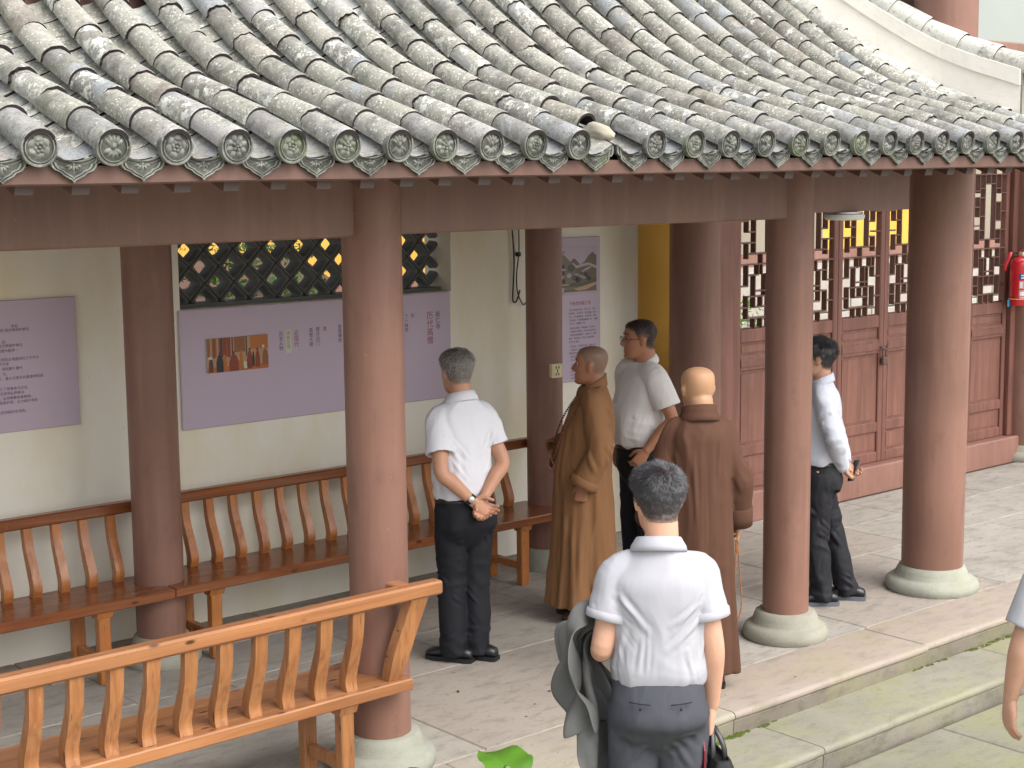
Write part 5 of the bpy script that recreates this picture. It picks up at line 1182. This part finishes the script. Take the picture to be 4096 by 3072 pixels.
    def trousers(s, mat, belt_z, hw=.168, hd=.125, thigh=.098, knee=.078, hem=.074, seat=.02, fold_amp=1.0, hem_z=.030):
        mb = MB(); k = s.k
        C = spline([(belt_z+.012, hw*.95, hd*.92, .0), (belt_z-.06, hw*1.0, hd*1.0, -seat*.6), (belt_z-.14, hw*1.04, hd*1.06, -seat), (belt_z-.19, hw*.99, hd*.92, -seat*.6), (belt_z-.24, hw*.86, hd*.72, -seat*.2), (belt_z-.29, hw*.55, hd*.42, 0)], 4)
        mb.loft([[s.J(q) for q in sup(xo, 0, z, d_, w_, 36, 2.4)] for z, w_, d_, xo in C])
        for sd_ in (1, -1):
            l = s.leg(sd_); a = Vector(l[2]); an = Vector((a.x+.01*k, a.y, hem_z*k)); kn = Vector(l[1]); hip = Vector(l[0])
            C2 = spline([tuple(hip-Vector((0, 0, .02)))+(thigh*k,), tuple(hip.lerp(kn, .5)+Vector((.0, 0, 0)))+(thigh*.94*k,), tuple(kn)+(knee*k,), tuple(kn.lerp(an, .5))+(hem*1.02*k,), tuple(an)+(hem*k,)], 7)
            mb.loft(tube_rings([c[:3] for c in C2], [c[3] for c in C2], 22))
        me = union(mb, .0075, 14, fac=.6)
        folds(me, [(.006*fold_amp, (9, 9, 3), True, lambda V: np.clip((belt_z*k-V[:, 2])/.2, .2, 1)), (.012*fold_amp, (7, 7, 22), True, lambda V: np.exp(-((V[:, 2]-.10*k)/.07)**2)), (.007*fold_amp, (8, 8, 16), True, lambda V: np.exp(-((V[:, 2]-.48*k)/.12)**2)), (.006*fold_amp, (10, 10, 9), True, lambda V: np.exp(-((V[:, 2]-.78*k)/.1)**2))], s.p['base'][0])
        creases(me, leg_creases(s, int(s.p['base'][0]*100), .006*fold_amp)); o = finish(me, 'trousers', mat, s.t); return o
    def shoes(s, mat='leather_black', sole='black'):
        for sd_, nm in ((1, 'fL'), (-1, 'fR')):
            fx, fy, ya = s.p[nm]; mb = MB(); rings = []
            for x, hw, h0, h1 in ((-.125, .020, .012, .045), (-.115, .034, .006, .060), (-.08, .040, .005, .072), (-.03, .041, .005, .085), (.02, .044, .005, .085), (.07, .050, .005, .062), (.11, .050, .006, .05), (.14, .040, .008, .04), (.155, .018, .012, .028)):
                rings.append([(x, hw*math.cos(a), (h0+h1)/2+(h1-h0)/2*math.sin(a)) for a in np.linspace(0, 2*math.pi, 19)[:-1]])
            mb.loft(rings); Ms = Matrix.Translation((fx*s.k, fy*s.k, .012)) @ Matrix.Rotation(rad(ya), 4, 'Z')
            o = obj('shoe', mb.mesh('shoe', M[mat], True), s.t, Ms)
            poly_ = [(-.128, -.03), (-.10, -.042), (-.02, -.042), (.05, -.05), (.10, -.053), (.145, -.038), (.16, 0), (.145, .038), (.10, .053), (.05, .05), (-.02, .042), (-.10, .042), (-.128, .03)]
            MB().extr(poly_, 'z', -.012, .012).build('sole', M[sole], o, 50)
    def belt(s, z, hw, hd):
        k = s.k; rg_ = [[s.J(q) for q in sup(0, 0, zz, hd+g_, hw+g_, 40, 2.4)] for zz, g_ in ((z-.016, .0), (z-.016, .006), (z+.016, .006), (z+.016, .0))]
        MB().loft(rg_, cap=False).build('belt', M['belt'], s.t, True)
def waist(zc, w=.05): return lambda V: np.exp(-((V[:, 2]-zc)/w)**2)
# ---------------------------------------------------------------- the grey haired man looking at the long board
P = Person('P1', 'grey haired man in white polo shirt and black trousers, hands clasped behind his back', 'skin_a'); P.body(1.03, .060); k = P.k
aL, aR = P.arm(1), P.arm(-1)
hand_mb(P.hands, aL[2], (-.22, -.78, -.50), (-1, 0, .2), -1, .42, .4, 0, k); hand_mb(P.hands, aR[2], (-.20, .42, -.85), (-1, .25, 0), 1, .55, .5, 0, k)
P.close(); P.thick_hair(.008); P.done(); blades(P.me, P.mask, P.L, P.Mh, 8000, .017, .30, .0010, 'hair_salt', P.t, 1)
me = P.torso([(.905, .148, .112, .0), (.935, .166, .134, .0), (1.03, .170, .142, .005), (1.15, .168, .136, .0), (1.28, .180, .126, -.008), (1.37, .178, .110, -.014), (1.42, .135, .086, -.016), (1.462, .074, .068, -.014)], {1: (.66, .076, .080), -1: (.66, .076, .080)})
folds(me, [(.008, (7, 7, 3.2), True, None), (.008, (6, 6, 20), True, waist(.97*k, .07)), (.006, (14, 14, 8), True, lambda V: np.clip((np.abs(V[:, 1])-.13)/.08, 0, 1))], 1.1)
creases(me, shirt_creases(P, .935, .172, .140, 1, 26, .0065)); finish(me, 'polo_shirt', 'polo_bright', P.t); P.collar('polo_bright'); P.trousers('trouser_black', .925, .166, .136, .094, .075, .074); P.belt(.912, .158, .128); P.shoes()
wv = (Vector(aL[2])-Vector(aL[1])).normalized(); wc = Vector(aL[2])-wv*.018
MB().loft(tube_rings([wc-wv*.014, wc-wv*.013, wc+wv*.013, wc+wv*.014], [.026, .0325, .0325, .026], 20)).build('watch_strap', M['leather_black'], P.t, 40)
fn = Vector((-.75, .45, .25)); fn = (fn-wv*fn.dot(wv)).normalized(); MB().tube([wc+fn*.028, wc+fn*.037, wc+fn*.039], [.017, .017, .013], 18).build('watch_face', M['metal'], P.t, 40)
# ---------------------------------------------------------------- monk in the tan robe
def robe_rings(P, rings, amp, ph_):
    C = spline(rings, 8); out = []
    for z, hw, hd, xo in C:
        r = []; a_ = amp*max(.12, 1-z/1.25)
        for j in range(120):
            a = 2*math.pi*j/120; c, s_ = math.cos(a), math.sin(a); e = 2.2
            w = 1+a_*(.9*math.sin(6*a+ph_+.5*math.sin(z*2.3))+.7*math.sin(10*a+2*ph_-z*.9)+.45*math.sin(17*a+ph_*3+z*1.2))
            r.append(P.J((xo+hd*w*math.copysign(abs(c)**(2/e), c), hw*w*math.copysign(abs(s_)**(2/e), s_), z)))
        out.append(r)
    return out
def robe(P, rings, amp, ph_, mat, sleeves, foldamp=1.0):
    mb = MB(); mb.loft(robe_rings(P, rings, amp, ph_)); k = P.k
    for sd_, (r0, r1, ext) in sleeves.items():
        a = P.arm(sd_); sh, el, wr = Vector(a[0]), Vector(a[1]), Vector(a[2]); inn = Vector(P.J((0, sd_*.09, 1.39))); d = (wr-el).normalized(); en = wr+d*ext
        C2 = spline([tuple(inn)+(r0*k,), tuple(sh)+(r0*k,), tuple(sh.lerp(el, .55))+(r0*1.0*k,), tuple(el)+((r0+r1)*.5*k,), tuple(el.lerp(en, .6))+(r1*.96*k,), tuple(en)+(r1*k,)], 6)
        Rg = tube_rings([c[:3] for c in C2], [c[3] for c in C2], 24); c = Vector(C2[-1][:3]); T = (c-Vector(C2[-2][:3])).normalized()
        Rg.append([c+(Vector(p)-c)*.88 for p in Rg[-1]]); Rg.append([c-T*.07+(Vector(p)-c)*.80 for p in Rg[-2]]); mb.loft(Rg)
    me = union(mb, .0075, 4)
    folds(me, [(.010*foldamp, (8, 8, 1.1), True, None), (.006*foldamp, (16, 16, 4), True, lambda V: np.clip((V[:, 2]-.6)/.5, .2, 1))], ph_)
    creases(me, robe_creases(P, int(ph_*10))); return finish(me, 'robe', mat, P.t)
def cuff(P, sd_, r, ext, w, mat):
    a = P.arm(sd_); el, wr = Vector(a[1]), Vector(a[2]); d = (wr-el).normalized(); e = wr+d*ext
    MB().loft(tube_rings([e-d*w, e-d*w*.9, e-d*w*.4, e+d*.004, e+d*.005, e-d*w*.6], [r*1.02*P.k, r*1.10*P.k, r*1.12*P.k, r*1.13*P.k, r*1.02*P.k, r*.95*P.k], 28), cap=False).build('cuff', M[mat], P.t, True)
def beads(path, r, n, name, mat, parent):
    pts = [Vector(p) for p in spline(path, 14)]; ds = [0]
    for a, b in zip(pts, pts[1:]): ds.append(ds[-1]+(b-a).length)
    mb = MB(); ico = bmesh.new(); bmesh.ops.create_icosphere(ico, subdivisions=1, radius=r); iv = [v.co.copy() for v in ico.verts]; fi = [tuple(v.index for v in f.verts) for f in ico.faces]; ico.free(); q = 0
    for i in range(n):
        s_ = ds[-1]*i/(n-1)
        while q < len(ds)-2 and ds[q+1] < s_: q += 1
        p = pts[q].lerp(pts[q+1], (s_-ds[q])/max(1e-6, ds[q+1]-ds[q])); mb.add([p+v for v in iv], fi)
    return mb.build(name, M[mat], parent, True)
P = Person('P2', 'shaven headed monk in a tan brown robe with long beads round his neck', 'skin_d'); P.body(1.02, .060); k = P.k
aL, aR = P.arm(1), P.arm(-1)
hand_mb(P.hands, aL[2], (.12, -.02, -1), (0, -1, 0), -1, 1.0, .6, 0, k); hand_mb(P.hands, aR[2], (.30, .45, -.75), (-.9, .3, .2), 1, .55, .3, 0, k)
P.close(); P.mask = P.mask*.75; P.done()
RT = [(.10, .225, .215, .03), (.30, .218, .205, .02), (.60, .208, .192, .01), (.85, .198, .180, .01), (1.05, .190, .170, .015), (1.22, .190, .156, .0), (1.34, .182, .130, -.012), (1.41, .140, .095, -.018), (1.46, .088, .076, -.016)]
robe(P, RT, .085, .4, 'robe_tan', {1: (.078, .082, .0), -1: (.078, .085, -.02)}); P.collar('robe_tan', .074, .090, .066, 1.435, .50, thick=.008); cuff(P, 1, .084, .0, .05, 'robe_tan')
beads([P.J(q) for q in ((-.085, .0, 1.475), (-.065, .065, 1.472), (.02, .105, 1.445), (.125, .105, 1.30), (.185, .085, 1.15), (.205, .03, 1.03), (.205, -.03, 1.03), (.185, -.085, 1.15), (.125, -.105, 1.30), (.02, -.105, 1.445), (-.065, -.065, 1.472), (-.085, 0, 1.475))], .0075, 96, 'bead_string', 'bead_dark', P.t)
P.shoes('robe_brown', 'black')
# ---------------------------------------------------------------- man with glasses
P = Person('P3', 'man with glasses in a thin white short sleeved shirt and black trousers', 'skin_c'); P.body(1.06, .066); k = P.k; aL, aR = P.arm(1), P.arm(-1)
hand_mb(P.hands, aL[2], (.5, -.3, -.8), (-.3, -1, 0), -1, .5, .4, 0, k); hand_mb(P.hands, aR[2], (.1, 0, -1), (0, 1, 0), 1, .4, .3, 0, k)
P.close(); P.thick_hair(.006); P.done(); blades(P.me, P.mask, P.L, P.Mh, 7000, .011, .28, .0009, 'hair_black', P.t, 3)
me = P.torso([(.925, .158, .130, .012), (.955, .176, .158, .02), (1.05, .180, .170, .028), (1.16, .178, .160, .02), (1.28, .186, .138, .0), (1.37, .182, .115, -.01), (1.42, .138, .090, -.015), (1.465, .078, .072, -.012)], {1: (.72, .080, .088), -1: (.72, .080, .088)})
folds(me, [(.010, (6, 6, 3.4), True, None), (.009, (7, 7, 17), True, waist(.99*k, .08)), (.008, (12, 12, 6), True, lambda V: np.clip((np.abs(V[:, 1])-.12)/.08, 0, 1))], 4.1)
creases(me, shirt_creases(P, .955, .182, .160, 33, 26, .0055)); finish(me, 'shirt', 'shirt_thin', P.t); P.collar('shirt_thin', .070, .100, .048, 1.435, .46, open_=1.0)
MB().loft([[P.J((xx+.012, yy, zz)) for xx, yy in ((.0, -.018), (.006, -.016), (.006, .016), (.0, .018))] for xx, zz in ((.160, .96), (.192, 1.05), (.178, 1.16), (.142, 1.28), (.112, 1.36), (.085, 1.41))]).build('placket', M['shirt_thin'], P.t)
for zz, xx in ((1.0, .196), (1.1, .204), (1.2, .186), (1.3, .152)): MB().lathe([(.0055, 0), (.0055, .003), (.003, .003)], 10, axis='x').xf(Matrix.Translation(P.J((xx+.002, 0, zz)))).build('button', M['white_plastic'], P.t)
P.trousers('trouser_black', .945, .176, .156); P.belt(.932, .170, .142); P.shoes()
g_ = MB()
for sd_ in (1, -1):
    pts = [(.108, sd_*.034+.022*math.cos(a), .006+.016*math.sin(a)) for a in np.linspace(0, 2*math.pi, 17)]; g_.loft(tube_rings([P.Mh @ Vector(p) for p in pts], .0014, 6))
    g_.loft(tube_rings([P.Mh @ Vector(p) for p in ((.108, sd_*.056, .010), (.095, sd_*.076, .012), (.02, sd_*.0835, .010), (-.016, sd_*.0855, .004), (-.030, sd_*.084, -.018))], .0018, 6))
g_.loft(tube_rings([P.Mh @ Vector(p) for p in ((.109, .012, .010), (.113, 0, .013), (.109, -.012, .010))], .0015, 6)); g_.build('glasses', M['glass_frame'], P.t, True)
# ---------------------------------------------------------------- bald monk in the dark brown robe
P = Person('P4', 'bald monk in a dark brown robe seen from behind, prayer beads in hand', 'skin_e'); P.body(1.07, .068); k = P.k; aL, aR = P.arm(1), P.arm(-1)
hand_mb(P.hands, aL[2], (.5, .1, -.85), (.2, -1, 0), -1, .6, .4, 0, k); hand_mb(P.hands, aR[2], (.05, .05, -1), (0, 1, 0), 1, 1.1, .6, 0, k)
P.close(); P.mask = P.mask*.25; P.done()
RB = [(.085, .205, .205, .0), (.30, .200, .195, .0), (.60, .194, .182, .0), (.88, .188, .170, .0), (1.08, .178, .158, .0), (1.24, .176, .146, -.006), (1.35, .170, .124, -.014), (1.41, .145, .095, -.018), (1.46, .090, .078, -.016)]
robe(P, RB, .085, 2.1, 'robe_brown', {1: (.070, .074, .0), -1: (.070, .074, .0)}); P.collar('robe_brown', .081, .095, .075, 1.430, .26, thick=.009); P.collar('robe_brown', .088, .108, .042, 1.422, .26, thick=.009); cuff(P, -1, .075, .0, .10, 'robe_brown'); cuff(P, 1, .075, .0, .09, 'robe_brown')
P.shoes('robe_brown', 'black')
hp = Vector(aR[2])+Vector((.012, .0, -.075)); Mw = Matrix.Translation(P.p['base']) @ Matrix.Rotation(rad(P.p['h']), 4, 'Z')
bt = thing('prayer_beads', 'long string of reddish wooden prayer beads hanging from the dark robed monk\'s hand', 'beads', Mw @ hp)
bt.rotation_euler = (0, 0, rad(P.p['h']))
beads([(0, 0, .01), (.01, -.012, -.04), (.012, -.022, -.16), (.012, -.036, -.32), (.012, -.034, -.40), (.0, -.012, -.445), (-.008, .006, -.40), (-.005, .004, -.25), (-.002, .002, -.10), (0, 0, .0)], .0058, 80, 'bead_string', 'wood_bead', bt)
MB().loft(limb([(0, -.004, -.05), (.002, -.006, -.075), (.002, -.008, -.10)], [.004, .007, .003], 8, 3)).build('tassel', M['wood_bead'], bt, True)
# ---------------------------------------------------------------- man in the long sleeved shirt, behind the column
P = Person('P6', 'black haired man in a pale long sleeved shirt holding a phone behind his back', 'skin_f'); P.body(1.0, .056); k = P.k; aL, aR = P.arm(1), P.arm(-1)
hand_mb(P.hands, aL[2], (-.50, -.30, -.62), (-.55, -.1, .6), -1, .75, .4, 0, k); hand_mb(P.hands, aR[2], (-.55, .22, -.50), (-.4, .5, .3), 1, .5, .4, 0, k)
P.close(); P.thick_hair(.022, .006); P.done(); blades(P.me, P.mask, P.L, P.Mh, 8000, .034, .20, .0011, 'hair_black', P.t, 6)
me = P.torso([(.915, .146, .112, .0), (.945, .162, .134, .0), (1.04, .162, .138, .0), (1.16, .162, .132, -.005), (1.28, .172, .126, -.018), (1.37, .170, .110, -.024), (1.42, .130, .085, -.022), (1.465, .072, .066, -.016)], {1: (2, .070, .047), -1: (2, .070, .047)})
folds(me, [(.008, (7, 7, 4), True, None), (.011, (9, 9, 16), True, lambda V: np.clip((np.abs(V[:, 1])-.12)/.08, 0, 1)+np.exp(-((V[:, 2]-.95*k)/.07)**2)*.7)], 6.3)
creases(me, shirt_creases(P, .945, .165, .136, 6, 30, .007)); finish(me, 'shirt', 'shirt_blue', P.t); P.collar('shirt_blue', .064, .084, .050, 1.440, .35)
for sd_ in (1, -1): cuff(P, sd_, .044, -.006, .05, 'shirt_blue')
P.trousers('trouser_crease', .94, .160, .134, .092, .076, .075, fold_amp=1.7); P.belt(.928, .152, .124); P.shoes('leather_black', 'sole_grey')
Mw = Matrix.Translation(P.p['base']) @ Matrix.Rotation(rad(P.p['h']), 4, 'Z'); hp = Vector(aL[2])+Vector((-.070, -.045, -.052))*k
phn = thing('phone', 'dark phone held behind the back of the man beside the column', 'phone', Mw @ hp); phn.rotation_euler = (rad(15), rad(-25), rad(P.p['h']+20))
MB().cbox(-.006, .006, -.037, .037, -.045, .095, .004).build('case', M['phone_case'], phn); MB().box(.0061, .0066, -.033, .033, -.04, .09).build('screen', M['black'], phn)
# ---------------------------------------------------------------- foreground man with the jacket
P = Person('P5', 'dark haired man in white polo shirt carrying a grey jacket on his arm', 'skin_b'); P.body(1.0, .060); k = P.k; aL, aR = P.arm(1), P.arm(-1)
hand_mb(P.hands, aL[2], (1, -.25, -.1), (.2, -.4, -1), -1, .5, .4, 0, k); hand_mb(P.hands, aR[2], (.10, .03, -1), (.1, 1, 0), 1, .5, .8, 0, k, per=(1.05, 1.15, 1.15, 1.0))
P.close(.006); P.thick_hair(.010, .005); P.done(); blades(P.me, P.mask, P.L, P.Mh, 13000, .027, .32, .0008, 'hair_dark', P.t, 5, .9, 1.3, (-.062, -.012, .105))
me = P.torso([(.952, .156, .124, .0), (.966, .168, .138, .0), (1.00, .172, .144, .0), (1.07, .168, .138, .0), (1.16, .168, .131, -.004), (1.26, .178, .128, -.012), (1.33, .172, .118, -.018), (1.385, .132, .098, -.018), (1.43, .092, .080, -.016), (1.462, .076, .068, -.014)], {1: (.60, .074, .080), -1: (.60, .074, .078)}, .006)
folds(me, [(.009, (7, 7, 3.2), True, None), (.007, (8, 8, 15), True, waist(1.02*k, .07)), (.005, (14, 14, 9), True, lambda V: np.clip((np.abs(V[:, 1])-.15)/.08, 0, 1)), (.010, (9, 9, 1.0), True, lambda V: np.exp(-(V[:, 1]/.07)**2)*(V[:, 0] < 0)*np.exp(-((V[:, 2]-1.22*k)/.16)**2))], 9.2)
creases(me, shirt_creases(P, .97, .174, .140, 5, 34, .0055)); finish(me, 'polo_shirt', 'shirt_white', P.t); P.collar('shirt_white', .066, .096, .046, 1.432, .26)
for sd_ in (1, -1):                                              # ribbed sleeve bands
    a, b = Vector(P.arm(sd_)[0]), Vector(P.arm(sd_)[1]); d = (b-a).normalized(); e = a.lerp(b, .60)
    MB().loft(tube_rings([e-d*.030, e-d*.028, e-d*.0, e+d*.002, e+d*.001, e-d*.02], [.078*k, .0845*k, .0835*k, .080*k, .074*k, .07*k], 26), cap=False).build('sleeve_band', M['shirt_white'], P.t, True)
P.trousers('trouser_grey', .985, .166, .140, .100, .080, .072, .03, 1.2); P.shoes()
for sd_, x_ in ((1, .0), (-1, .0)):                               # welt pockets with buttons
    pts = [P.J(q) for q in ((-.1745, sd_*.035, .921), (-.1705, sd_*.060, .922), (-.1635, sd_*.085, .923), (-.152, sd_*.108, .924))]; MB().loft(tube_rings(pts, .0028, 6, (1, .6))).build('pocket_welt', M['trouser_black'], P.t, True)
    MB().lathe([(.005, 0), (.005, .003), (.003, .004)], 12, axis='x').xf(Matrix.Rotation(math.pi, 4, 'Z')).xf(Matrix.Translation(P.J((-.1715, sd_*.070, .905)))).build('pocket_button', M['black'], P.t)
Mw = Matrix.Translation(P.p['base']) @ Matrix.Rotation(rad(P.p['h']), 4, 'Z')
jk = thing('jacket', 'crumpled grey suit jacket draped over the left forearm of the foreground man', 'jacket', P.p['base'], rad(P.p['h']))
el, wr = Vector(aL[1]), Vector(aL[2]); d = (wr-el).normalized()
def jacket_sheet(x0, x1, y0, y1, nx, ny, z0, px, py, wave):
    V = []; F = []
    for i in range(nx+1):
        for j in range(ny+1):
            x = x0+(x1-x0)*i/nx; y_ = y0+(y1-y0)*j/ny; zz = z0+(wr.z-el.z)*(x-el.x)/(wr.x-el.x) + .05*math.cos(min(1.5, abs(y_-py)*8)) + wave*.02*math.sin(x*31+y_*9)+wave*.012*math.sin(x*57-y_*21+2)
            V.append((x, y_, zz))
    for i in range(nx):
        for j in range(ny): q = i*(ny+1)+j; F.append((q, q+1, q+ny+2, q+ny+1))
    pins = [i for i, p in enumerate(V) if px[0] < p[0] < px[1] and abs(p[1]-py) < .03]
    return V, F, pins
col_a = MB().loft(limb([el, el.lerp(wr, .5), wr+d*.10], [.050, .050, .045], 16)); col_b = MB().loft(limb([Vector(aL[0]), el], [.055, .048], 16))
col_c = MB().loft([[P.J(q) for q in sup(0, 0, z, .150, .178, 28)] for z in (.05, .5, .9, 1.0, 1.2, 1.3)])
V, F, pins = jacket_sheet(-.075, .40, -.02, .98, 24, 48, el.z+.015, (.03, .26), el.y*.5+wr.y*.5+.02, 1.0)
R_ = drape(V, F, pins, [col_a, col_b, col_c], 34, 10, .4, 6.0)
me = bpy.data.meshes.new('cloth'); me.from_pydata(R_.tolist(), [], F); o = finish(me, 'cloth', 'jacket_grey', jk)
md = o.modifiers.new('thick', 'SOLIDIFY'); md.thickness = .007; md.offset = 0; md2 = o.modifiers.new('sub', 'SUBSURF'); md2.levels = 1; md2.render_levels = 2
V, F, pins = jacket_sheet(-.07, .34, -.10, .72, 20, 38, el.z+.055, (.03, .26), el.y*.5+wr.y*.5+.045, 2.6)
under = MB().loft(limb([el+d*.03+Vector((0, 0, .02)), el.lerp(wr, .5)+Vector((0, 0, .02)), wr+d*.10+Vector((0, 0, .02))], [.080, .080, .07], 16))
R_ = drape(V, F, pins, [under, col_b, col_c], 28, 10, .4, 10.0)
me = bpy.data.meshes.new('sleeve'); me.from_pydata(R_.tolist(), [], F); o = finish(me, 'sleeve', 'jacket_grey', jk)
md = o.modifiers.new('thick', 'SOLIDIFY'); md.thickness = .007; md.offset = 0; md2 = o.modifiers.new('sub', 'SUBSURF'); md2.levels = 1; md2.render_levels = 2
bgp = Vector(aR[2])+Vector((.02, .0, -.098))
bg_ = thing('handbag', 'black handbag with thin straps hanging from the foreground man\'s right hand', 'handbag', Mw @ bgp, rad(P.p['h']+15))
mb = MB(); rings = [[q for q in sup(.02, -.015, z, hx, hy, 28, 5)] for z, hx, hy in ((-.36, .145, .050), (-.355, .155, .058), (-.25, .160, .062), (-.13, .150, .052), (-.085, .14, .034), (-.082, .13, .028), (-.10, .125, .022))]
mb.loft(rings); mb.build('bag_body', M['leather_black'], bg_, 40)
for y_ in (-.035, .012):
    MB().loft(tube_rings(spline([(-.07, y_, -.13), (-.06, y_*.9, -.05), (-.02, y_*.3-.004, .005), (.02, y_*.3-.004, .008), (.07, y_*.9, -.04), (.10, y_, -.13)], 6), .006, 8, (1.7, .6))).build('strap', M['leather_black'], bg_, True)
MB().extr([(-.11, -.30), (-.06, -.30), (-.055, -.03), (-.085, .0), (-.105, -.04)], 'y', .055, .062).build('red_lining', M['bag_red'], bg_)
# ---------------------------------------------------------------- person at the right edge
P = Person('P7', 'person in a white T shirt and blue jeans standing beside the steps, one arm hanging', 'skin_b'); P.body(1.0, .058); k = P.k; aL, aR = P.arm(1), P.arm(-1)
hand_mb(P.hands, aL[2], (.12, -.02, -1), (.15, -1, 0), -1, .24, .25, .3, k*1.08); hand_mb(P.hands, aR[2], (.1, 0, -1), (0, 1, 0), 1, .4, .3, 0, k)
P.close(); P.thick_hair(.014); P.done(); blades(P.me, P.mask, P.L, P.Mh, 3000, .03, .3, .0016, 'hair_black', P.t, 8)
me = P.torso([(.84, .165, .125, 0), (.86, .172, .132, 0), (1.0, .166, .13, .0), (1.15, .166, .125, 0), (1.28, .18, .122, -.01), (1.37, .182, .108, -.014), (1.42, .135, .085, -.016), (1.465, .072, .066, -.014)], {1: (.80, .078, .086), -1: (.80, .078, .086)})
folds(me, [(.006, (7, 7, 3.5), True, None)], 3.3); creases(me, shirt_creases(P, .87, .172, .13, 8)); finish(me, 'tee_shirt', 'tee_white', P.t); P.trousers('denim', .90, .168, .132); P.shoes('leather_black', 'sole_grey')
